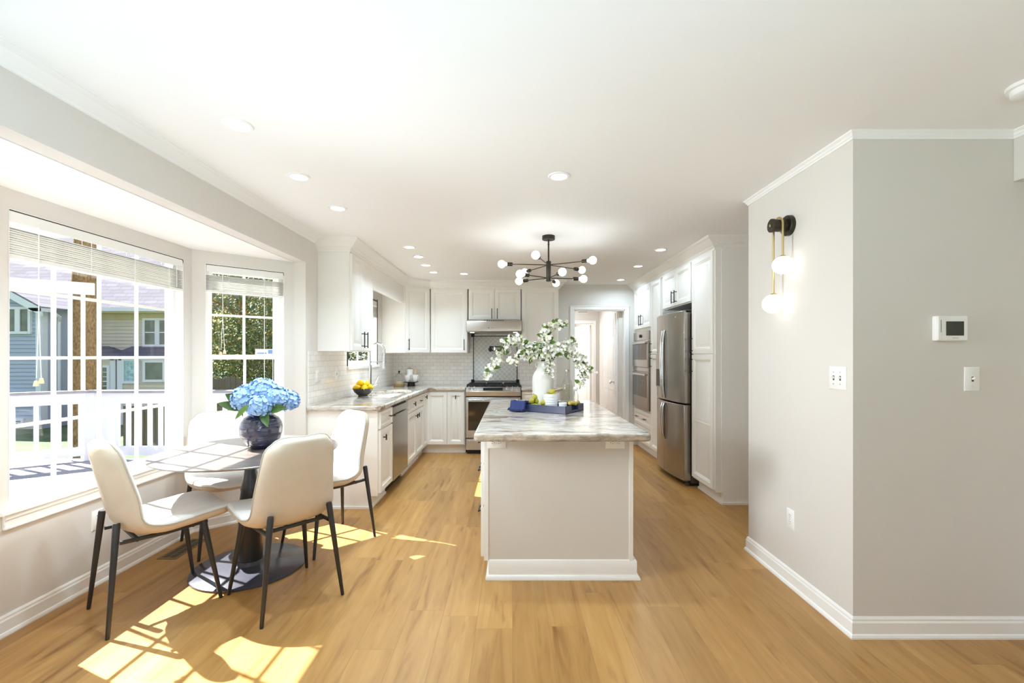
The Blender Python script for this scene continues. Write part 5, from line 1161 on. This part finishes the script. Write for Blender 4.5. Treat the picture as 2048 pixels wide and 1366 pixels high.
def petal(mb, c, n, u, w, l, mi=0, cup=0.25):
    v = n.cross(u).normalized(); p = lambda a, bb, q: c + u * a + v * bb + n * q
    mb.add([p(0, 0, 0), p(l * 0.45, -w * 0.5, l * cup * 0.5), p(l * 0.95, -w * 0.28, l * cup), p(l, 0, l * cup * 1.3), p(l * 0.95, w * 0.28, l * cup), p(l * 0.45, w * 0.5, l * cup * 0.5), p(l * 0.5, 0, l * cup * 0.25)],
           [(0, 1, 6), (1, 2, 6), (2, 3, 6), (3, 4, 6), (4, 5, 6), (5, 0, 6)], mi)
def leaf(mb, base, tip, w, up=Vector((0, 0, 1)), mi=0, sag=0.15):
    base, tip = Vector(base), Vector(tip); d = tip - base; L = d.length; s = d.cross(up)
    if s.length < 1e-5: s = d.orthogonal()
    s.normalize(); nn = s.cross(d).normalized(); n = 7; vs, fs = [], []
    for i in range(n + 1):
        t = i / n; ww = w * math.sin(math.pi * t ** 0.8) ** 0.9 * 0.5; c = base + d * t - Vector((0, 0, 1)) * sag * L * t * t
        vs += [c - s * ww + nn * ww * 0.3, c, c + s * ww + nn * ww * 0.3]
    for i in range(n):
        for k in (0, 1): fs.append((i * 3 + k, i * 3 + k + 1, i * 3 + k + 4, i * 3 + k + 3))
    mb.add(vs, fs, mi)
heads = [('hydrangea', 'blue hydrangea head at the front of bouquet, lowest over the vase rim', (0.035, -0.085, 0.285), 0.075), ('hydrangea', 'blue hydrangea head filling the top of the bouquet', (0.015, -0.005, 0.370), 0.090), ('hydrangea', 'blue hydrangea head drooping toward the big bay window', (-0.085, -0.045, 0.325), 0.080),
         ('hydrangea', 'blue hydrangea head leaning toward the kitchen counter', (0.105, -0.015, 0.330), 0.078), ('hydrangea', 'pale blue hydrangea head behind, sticking out past the dark leaf', (-0.125, 0.055, 0.345), 0.068), ('hydrangea', 'blue hydrangea head at the outer kitchen side edge above the leaf', (0.150, 0.055, 0.305), 0.068)]
neck = Vector((VX, VY, TZ + 0.22)); r = random.Random(11)
for nm, lb, off, rad in heads:
    c = Vector((VX, VY, TZ)) + Vector(off); h = thing(nm, lb, 'flower', tuple(neck), group='blue hydrangeas in the navy vase')
    b = MB(); mid = (neck + c) * 0.5 + Vector((0, 0, 0.02)); b.tube([neck - Vector((0, 0, 0.05)), neck + (c - neck) * 0.1, mid, c], 0.004, 6); b.build('stem', M_STEM, h)
    b = MB(); N = 230
    for i in range(N):
        z = 1 - 2 * (i + 0.5) / N
        if z < -0.75: continue
        a = i * 2.39996; rr = math.sqrt(1 - z * z); n = Vector((rr * math.cos(a), rr * math.sin(a), z)); n = (n + Vector((r.uniform(-.25, .25), r.uniform(-.25, .25), r.uniform(-.25, .25)))).normalized()
        cc = c + n * rad * r.uniform(0.84, 1.02); u0 = n.orthogonal().normalized(); u0.rotate(Matrix.Rotation(r.uniform(0, 6.28), 3, n))
        for k in range(4):
            u = u0.copy(); u.rotate(Matrix.Rotation(k * math.pi / 2, 3, n)); petal(b, cc, n, u, 0.0185, 0.0150, 0, r.uniform(0.05, 0.5))
    b.sphere(c, rad * 0.86, 8); b.build('bloom', M_PETALB, h)
lv = [((-0.07, -0.07, 0.26), (-0.225, -0.10, 0.318), 0.062, 4), ((-0.09, -0.04, 0.29), (-0.165, -0.115, 0.375), 0.075, 4), ((0.005, -0.15, 0.30), (-0.072, -0.165, 0.218), 0.036, 2), ((0.05, -0.08, 0.26), (0.118, -0.135, 0.165), 0.055, 0), ((0.09, -0.07, 0.255), (0.215, -0.10, 0.285), 0.062, 3)]
hs_ = [o for o in COL.objects if o.name.startswith('hydrangea')]
for a, c, w, hi in lv:
    b = MB(); o0 = Vector((VX, VY, TZ)); leaf(b, o0 + Vector(a), o0 + Vector(c), w, up=Vector((0.15, -0.9, 0.45)), sag=0.08); b.build('leaf', M_LEAF if w < 0.04 else M_LEAFD, hs_[hi])

# ------------------------------------------------------------------ sink counter things
bx_, by_ = -1.645, 4.95
bw = thing('bowl', 'charcoal footed bowl of lemons on the sink counter', 'bowl', (bx_, by_, CZ))
b = MB(); b.lathe([(0, 0), (0.050, 0), (0.050, 0.012), (0.060, 0.016), (0.092, 0.046), (0.110, 0.084), (0.106, 0.085), (0.086, 0.05), (0.05, 0.026), (0, 0.022)], (bx_, by_, CZ), 40); b.build('body', M_BOWL, bw)
lem = [(-0.055, -0.035, 0.095, 'lemon lowest at the front rim of charcoal bowl, window side'), (0.035, -0.055, 0.09, 'lemon at the front rim of charcoal bowl, middle'), (0.062, 0.02, 0.096, 'lemon at the room side of charcoal bowl'), (-0.045, 0.045, 0.095, 'lemon at the back of charcoal bowl'), (-0.022, -0.01, 0.142, 'lemon on top of the lemon pile, nearest the window'), (0.036, 0.0, 0.137, 'lemon on top of the lemon pile, toward the faucet')]
for i, (a, c, e, lb) in enumerate(lem):
    t = thing('lemon', lb, 'lemon', (bx_ + a, by_ + c, CZ + e - 0.03), group='lemons in the charcoal bowl')
    ax = Vector((math.cos(i * 1.7), math.sin(i * 1.7), 0.2)); L = 0.042
    b = MB(); b.lathe([(0, -L * 1.12), (0.006, -L * 1.08), (0.010, -L), (0.022, -L * 0.8), (0.033, -L * 0.4), (0.036, 0), (0.033, L * 0.4), (0.022, L * 0.8), (0.010, L), (0.006, L * 1.1), (0, L * 1.14)], (bx_ + a, by_ + c, CZ + e), 20, axis=ax); b.build('fruit', M_LEMON, t)
cx, cy = -1.625, 6.45
cl = thing('cloche', 'glass cloche on a brass base in the counter corner', 'cloche', (cx, cy, CZ))
b = MB(); b.lathe([(0, 0), (0.076, 0), (0.078, 0.004), (0.078, 0.034), (0.074, 0.038), (0, 0.038)], (cx, cy, CZ), 36); b.build('base', M_BRASSD, cl)
b = MB(); b.lathe([(0.070, 0.038), (0.071, 0.11), (0.066, 0.145), (0.048, 0.175), (0.02, 0.19), (0, 0.192)], (cx, cy, CZ), 36); b.build('glass_dome', M_CLEAR, cl)
b = MB(); b.lathe([(0.006, 0.19), (0.007, 0.2), (0.014, 0.208), (0.015, 0.218), (0.008, 0.228), (0, 0.23)], (cx, cy, CZ), 16); b.build('knob', M_BLACK, cl)
ck = thing('cake', 'small cream layer cake under the glass cloche', 'cake', (cx, cy, CZ + 0.038))
b = MB(); b.lathe([(0, 0.038), (0.046, 0.038), (0.047, 0.052), (0.044, 0.055), (0.047, 0.058), (0.046, 0.075), (0, 0.077)], (cx, cy, CZ), 24); b.build('layers', M_CAKE, ck)
sx_c, sy_c = -1.475, 6.56
cs = thing('cake_stand', 'black pedestal stand carrying two white cups in the counter corner', 'stand', (sx_c, sy_c, CZ))
b = MB(); b.lathe([(0, 0), (0.062, 0), (0.062, 0.008), (0.056, 0.012), (0.052, 0.05), (0.06, 0.054), (0.103, 0.056), (0.105, 0.062), (0.103, 0.066), (0, 0.066)], (sx_c, sy_c, CZ), 40); b.build('body', M_BLACK, cs)
def cup(label, x, y, z, ha):
    t = thing('cup', label, 'cup', (x, y, z), group='white cups on the black stand')
    b = MB(); b.lathe([(0, 0), (0.028, 0), (0.030, 0.006), (0.043, 0.042), (0.049, 0.096), (0.046, 0.096), (0.039, 0.042), (0.024, 0.01), (0, 0.008)], (x, y, z), 28); bo = b.build('body', M_CERAM, t)
    d = Vector((math.cos(ha), math.sin(ha), 0)); c = Vector((x, y, z)); b = MB(); b.tube([c + d * 0.045 + Z_ * 0.080, c + d * 0.07 + Z_ * 0.082, c + d * 0.078 + Z_ * 0.055, c + d * 0.06 + Z_ * 0.03, c + d * 0.039 + Z_ * 0.028], 0.005, 8); b.build('handle', M_CERAM, bo)
sz_c = CZ + 0.0665
cup('white cup on the black stand, nearer the glass cloche', sx_c - 0.052, sy_c - 0.01, sz_c, -0.6); cup('white cup on the black stand, toward the range', sx_c + 0.052, sy_c - 0.005, sz_c, -0.5)
mp_ = thing('moka_pot', 'small white stovetop coffee pot balanced on the two cups', 'coffee pot', (sx_c - 0.02, sy_c, sz_c + 0.0965))
zz3 = sz_c + 0.0965; mx_, my_ = sx_c - 0.02, sy_c - 0.005
b = MB(); b.lathe([(0, 0), (0.046, 0), (0.047, 0.005), (0.043, 0.04), (0.054, 0.083), (0.052, 0.085), (0, 0.085)], (mx_, my_, zz3), 10); b.build('body', M_CERAM, mp_, angle=20)
b = MB(); b.lathe([(0.053, 0.085), (0.046, 0.093), (0.012, 0.100), (0.006, 0.102), (0.008, 0.114), (0, 0.118)], (mx_, my_, zz3), 10); b.build('lid', M_STEELH, mp_)
b = MB(); b.tube([(mx_ + 0.048, my_, zz3 + 0.075), (mx_ + 0.085, my_ - 0.01, zz3 + 0.080), (mx_ + 0.094, my_ - 0.01, zz3 + 0.05), (mx_ + 0.080, my_ - 0.01, zz3 + 0.008)], [0.008, 0.011, 0.012, 0.009], 8); b.build('handle', M_WOODT, mp_)

# ------------------------------------------------------------------ island tray and what stands in it
T0 = Vector((0.398, 3.384, CZ)); tu = Vector((-0.836, 0.548, 0)).normalized(); tv = Vector((tu.y, -tu.x, 0)); tv = tv if tv.y > 0 else -tv
TL, TW, TH = 0.485, 0.33, 0.060
TP = lambda a, b_, c=0: T0 + tu * a + tv * b_ + Z_ * c
tr = thing('serving_tray', 'navy lacquered serving tray with cut out handles on the island', 'tray', tuple(TP(TL / 2, TW / 2)))
b = MB(); w_ = 0.011
b.obox(TP(0, 0), tu * TL, tv * TW, Z_ * 0.008); b.build('bottom', M_NAVY, tr)
b = MB(); b.obox(TP(0, 0), tu * TL, tv * w_, Z_ * TH); b.obox(TP(0, TW - w_), tu * TL, tv * w_, Z_ * TH)
b.build('long_wall', M_NAVY, tr, bevel=0.0015)
b = MB()
for a in (0, TL - w_):
    b.obox(TP(a, w_), tu * w_, tv * 0.095, Z_ * TH); b.obox(TP(a, TW - w_ - 0.095), tu * w_, tv * 0.095, Z_ * TH); b.obox(TP(a, 0.106), tu * w_, tv * (TW - 0.212), Z_ * 0.022)
b.build('handle_wall', M_NAVY, tr, bevel=0.0015)
tz = CZ + 0.0085
wx, wy = 0.252, 3.735
vw = thing('vase', 'tall white bisque vase with flowering branches on the navy tray', 'vase', (wx, wy, tz))
b = MB(); b.lathe([(r_, z_ + tz) for r_, z_ in [(0, 0), (0.074, 0), (0.080, 0.006), (0.087, 0.05), (0.088, 0.23), (0.085, 0.262), (0.074, 0.292), (0.056, 0.318), (0.046, 0.334), (0.0425, 0.352), (0.0425, 0.384), (0.0445, 0.39), (0.040, 0.39), (0.037, 0.35), (0.037, 0.28)]], (wx, wy, 0), 48); vb = b.build('body', M_VASEW, vw, angle=50)
for s in (-1, 1):
    b = MB(); b.tube([(wx + s * 0.041, wy, tz + 0.378), (wx + s * 0.056, wy, tz + 0.376), (wx + s * 0.060, wy, tz + 0.358), (wx + s * 0.052, wy, tz + 0.336)], 0.0045, 8); b.build('handle', M_VASEW, vb)
def branch(label, px, dep, dense=1.0, seed=1, leaves=4):
    r = random.Random(seed); root = Vector((wx, wy, tz + 0.37)); pts = [root - Z_ * 0.14, root]
    for i, (a, c) in enumerate(px): pts.append(at(a, c, wy + dep * (i + 1) / len(px)))
    t = thing('flowering_branch', label, 'branch', tuple(root), group='flowering branches in the white vase')
    fine = []
    for i in range(len(pts) - 1):
        p0, p1, p2, p3 = pts[max(0, i - 1)], pts[i], pts[i + 1], pts[min(len(pts) - 1, i + 2)]
        for k in range(6):
            q = k / 6; fine.append(0.5 * ((2 * p1) + (p2 - p0) * q + (2 * p0 - 5 * p1 + 4 * p2 - p3) * q * q + (3 * p1 - p0 - 3 * p2 + p3) * q ** 3))
    fine.append(pts[-1]); n = len(fine)
    b = MB(); b.tube(fine, [0.0042 * (1 - 0.7 * i / n) for i in range(n)], 6)
    fl = MB()
    for i in range(9, n):
        for k in range(int(5.0 * dense * (1.2 if i < n - 5 else 0.6) + r.random())):
            p = fine[i] + Vector((r.gauss(0, 0.020), r.gauss(0, 0.026), r.gauss(0.002, 0.019)))
            if (p - Vector((wx, wy, p.z))).length < 0.05 and p.z < tz + 0.41: continue
            b.tube([fine[i], (fine[i] + p) / 2 + Z_ * 0.004, p], 0.0011, 4)
            nn = Vector((r.gauss(0, .7), -0.5 + r.gauss(0, .6), 0.5 + r.gauss(0, .6))).normalized(); u0 = nn.orthogonal().normalized(); s = r.uniform(0.8, 1.2)
            for q in range(5):
                u = u0.copy(); u.rotate(Matrix.Rotation(q * 1.2566, 3, nn)); petal(fl, p, nn, u, 0.0165 * s, 0.0155 * s, 1 if r.random() < 0.14 else 0, r.uniform(0.2, 0.7))
    b.build('stem', M_TWIG, t); fl.build('blossoms', [M_PETALW, M_PETALY], t)
    lf = MB()
    for k in range(leaves * 2 + 1):
        i = r.randint(9, n - 2); d = Vector((r.uniform(-1, 1), r.uniform(-1, 0.4), r.uniform(-0.3, 0.9))).normalized(); leaf(lf, fine[i] + d * 0.012, fine[i] + d * r.uniform(0.055, 0.085), 0.036, up=Vector((r.uniform(-.5, .5), -1, 0.5)))
    lf.build('leaves', M_LEAF, t)
branch('long white flowering branch drooping in front of the range', [(1066, 700), (1044, 688), (1020, 690), (1000, 712), (983, 738), (969, 757)], -0.10, 1.1, 3, 4)
branch('white flowering branch arching toward the pot filler', [(1070, 700), (1052, 690), (1030, 678), (1012, 692)], -0.16, 1.5, 5, 6)
branch('white flowering branch low over the vase shoulder, toward the range', [(1070, 712), (1052, 708), (1035, 716), (1022, 724)], -0.2, 0.9, 8, 3)
branch('upright white flowering branch, tallest in the vase', [(1084, 705), (1087, 685), (1092, 664), (1108, 650), (1126, 650)], 0.02, 1.3, 13, 6)
branch('thick white flowering branch in the middle of vase', [(1090, 708), (1096, 694), (1094, 676)], -0.08, 2.0, 21, 3)
branch('short white flowering branch hanging over the vase front', [(1094, 716), (1100, 722), (1098, 738), (1099, 750)], -0.10, 0.6, 34, 1)
branch('white flowering branch rising toward the doorway casing', [(1100, 712), (1118, 698), (1136, 688), (1153, 684)], 0.05, 1.3, 55, 6)
branch('long white flowering branch drooping toward the hall door', [(1104, 708), (1125, 702), (1146, 706), (1162, 722), (1182, 745)], -0.05, 1.1, 89, 5)
branch('white flowering branch hanging straight down beside the hall doorway', [(1104, 704), (1128, 702), (1150, 716), (1162, 738), (1164, 756), (1160, 774)], -0.14, 0.9, 144, 3)
kx, ky = 0.305, 3.565
kr = thing('crock', 'ribbed white crock holding green fruit on the navy tray', 'crock', (kx, ky, tz))
pr = [(0, 0), (0.048, 0)] + [(0.048 + 0.014 * (i / 24) + (0.0016 if (i % 4) < 2 else 0), 0.11 * i / 24) for i in range(25)] + [(0.064, 0.125), (0.066, 0.136), (0.061, 0.136), (0.058, 0.11), (0.046, 0.012), (0, 0.01)]
b = MB(); b.lathe([(a, c + tz) for a, c in pr], (kx, ky, 0), 36); b.build('body', M_BUCKET, kr, angle=50)
WORDS7 = ['low at the sink side', 'low at the front', 'low at the back', 'upper, at the sink side', 'upper, at the refrigerator side', 'low at the refrigerator end', 'topmost of the heap']
WORDS4 = ['at the sink side', 'at the refrigerator side', 'at the back', 'topmost']
def limes(spec, cx_, cy_, z0, group, where):
    words = WORDS7 if len(spec) == 7 else WORDS4
    for i, (a, c, e) in enumerate(spec):
        t = thing('lime', 'small yellow green fruit %s, %s' % (words[i], where), 'fruit', (cx_ + a, cy_ + c, z0 + e - 0.018), group=group)
        b = MB(); q = 0.0245; b.lathe([(0, -q * 1.1), (q * 0.45, -q), (q * 0.85, -q * 0.5), (q, 0), (q * 0.85, q * 0.5), (q * 0.4, q * 0.95), (0.003, q * 1.2), (0, q * 1.25)], (cx_ + a, cy_ + c, z0 + e), 14, axis=(math.cos(i * 2.1), math.sin(i * 1.3), 0.7)); fo = b.build('fruit', M_LIME, t)
        if i % 2 == 0:
            b = MB(); p = Vector((cx_ + a, cy_ + c, z0 + e + 0.016)); leaf(b, p, p + Vector((0.034 * math.cos(i * 2.4), 0.034 * math.sin(i * 2.4), 0.016)), 0.020); b.build('leaf', M_LEAFD, fo)
g = 'yellow green fruit on the tray'
lm = TP(0.215, 0.075); limes([(-0.042, -0.014, 0.027), (0.012, -0.030, 0.027), (0.004, 0.030, 0.027), (-0.014, -0.008, 0.068), (0.030, 0.008, 0.066), (0.056, -0.006, 0.027), (0.008, 0.0, 0.098)], lm.x, lm.y, tz, g, 'heaped before the white vase')
lm = TP(0.345, 0.115); limes([(-0.042, -0.012, 0.027), (0.010, -0.030, 0.027), (0.006, 0.030, 0.027), (-0.016, -0.004, 0.068), (0.030, 0.008, 0.066), (0.056, -0.004, 0.027), (0.008, 0.004, 0.098)], lm.x, lm.y, tz, g, 'heaped behind the navy cloth')
limes([(-0.030, -0.012, 0.118), (0.026, -0.018, 0.118), (0.0, 0.024, 0.122), (0.008, -0.004, 0.15)], kx, ky, tz, 'fruit in the ribbed crock', 'inside the ribbed crock')
sp = thing('wooden_spoon', 'tan wooden spoon handle resting across the crock rim', 'spoon', (kx + 0.02, ky + 0.04, tz + 0.136))
b = MB(); b.tube([(kx - 0.03, ky + 0.03, tz + 0.137), (kx + 0.04, ky + 0.05, tz + 0.158), (kx + 0.10, ky + 0.07, tz + 0.172)], [0.009, 0.008, 0.009], 10); b.build('stick', M_WOODT, sp)
ggx, ggy = 0.392, 3.50
gg = thing('glass_tumbler', 'small ribbed white glass beside the crock on the tray', 'glass', (ggx, ggy, tz))
b = MB(); b.lathe([(0, 0), (0.026, 0)] + [(0.027 + 0.006 * i / 14 + (0.0012 if i % 4 < 2 else 0), 0.072 * i / 14) for i in range(15)] + [(0.030, 0.072), (0.024, 0.006), (0, 0.005)], (ggx, ggy, tz), 28); b.build('body', M_BUCKET, gg, angle=50)
def bottle(label, x, y, prof, liquid=None, group=None):
    t = thing('glass_bottle', label, 'bottle', (x, y, tz), group=group)
    b = MB(); b.lathe([(a, c + tz) for a, c in prof], (x, y, 0), 32); bo = b.build('body', M_CLEAR, t)
    if liquid:
        b = MB(); b.lathe([(a, c + tz) for a, c in liquid], (x, y, 0), 32); b.build('liquid', M_LIQ, bo)
    return t, bo
bxx, byy = 0.440, 3.63
t, bo = bottle('clear round bottle with pale liquid behind the crock', bxx, byy, [(0, 0.001), (0.040, 0.001), (0.043, 0.006), (0.043, 0.20), (0.036, 0.225), (0.02, 0.255), (0.0145, 0.28), (0.014, 0.312)], [(0, 0.008), (0.039, 0.008), (0.040, 0.2), (0, 0.2)])
b = MB(); b.lathe([(0.017, 0.305), (0.018, 0.312), (0.018, 0.322), (0.0, 0.324)], (bxx, byy, tz), 18); b.build('stopper', M_STEELH, bo)
sbx, sby = 0.505, 3.60
t, bo = bottle('slim clear bottle with white cap at the tray end', sbx, sby, [(0, 0.001), (0.020, 0.001), (0.022, 0.004), (0.022, 0.125), (0.014, 0.14), (0.011, 0.155)])
b = MB(); b.sphere((sbx, sby, tz + 0.172), 0.0185, 10); b.build('cap', M_CERAM, bo)
yr = TP(0.03, 0.19); yv = thing('gourd', 'bumpy yellow gourd lying over the tray handle', 'gourd', tuple(TP(0.035, 0.17, 0.03)))
b = MB(); pts = [TP(0.022, 0.10 + 0.19 * i / 12, TH + 0.010 + 0.006 * math.sin(i * 0.6)) for i in range(13)]; b.tube(pts, [0.004] + [0.0125 + 0.003 * math.sin(i * 1.9) for i in range(1, 12)] + [0.004], 12); b.build('fruit', M_YELLOWB, yv, angle=80)
# folded navy cloth over the tray corner
nk = thing('napkin', 'folded navy cloth draped over the near tray corner', 'cloth', tuple(TP(TL - 0.08, -0.03)))
def drape(a, c, off):
    s = 0.335 + 0.145 * a + 0.006 * math.sin(c * 5); L = c * 0.205
    # path in tray section: inside lying, up over the wall, down outside and onto the counter
    segs = [((0.075, TH - 0.024), (0.02, TH + 0.006)), ((0.02, TH + 0.006), (-0.006, TH + 0.004)), ((-0.006, TH + 0.004), (-0.030, 0.010)), ((-0.030, 0.010), (-0.075, 0.004))]
    d = L; q = segs[-1][1]
    for p0, p1 in segs:
        l = math.hypot(p1[0] - p0[0], p1[1] - p0[1])
        if d <= l: t = d / l; q = (p0[0] + (p1[0] - p0[0]) * t, p0[1] + (p1[1] - p0[1]) * t); break
        d -= l
    wr = 0.004 * math.sin(a * 9 + c * 3) + 0.003 * math.sin(a * 17 + 1)
    return TP(s, q[0] - off * 0.6 - max(0, wr), q[1] + off * 0.9 + abs(wr))
b = MB(); b.grid(lambda a, c: drape(a, c, 0.004), 24, 30); b.grid(lambda a, c: drape(a * 0.97 + 0.015, c * 0.96, 0.0105), 24, 30); b.grid(lambda a, c: drape(a * 0.94 + 0.03, c * 0.9, 0.0165), 24, 30)
co = b.build('cloth', M_CLOTH, nk, angle=70); sdm = co.modifiers.new('thick', 'SOLIDIFY'); sdm.thickness = 0.004; sdm.offset = 0
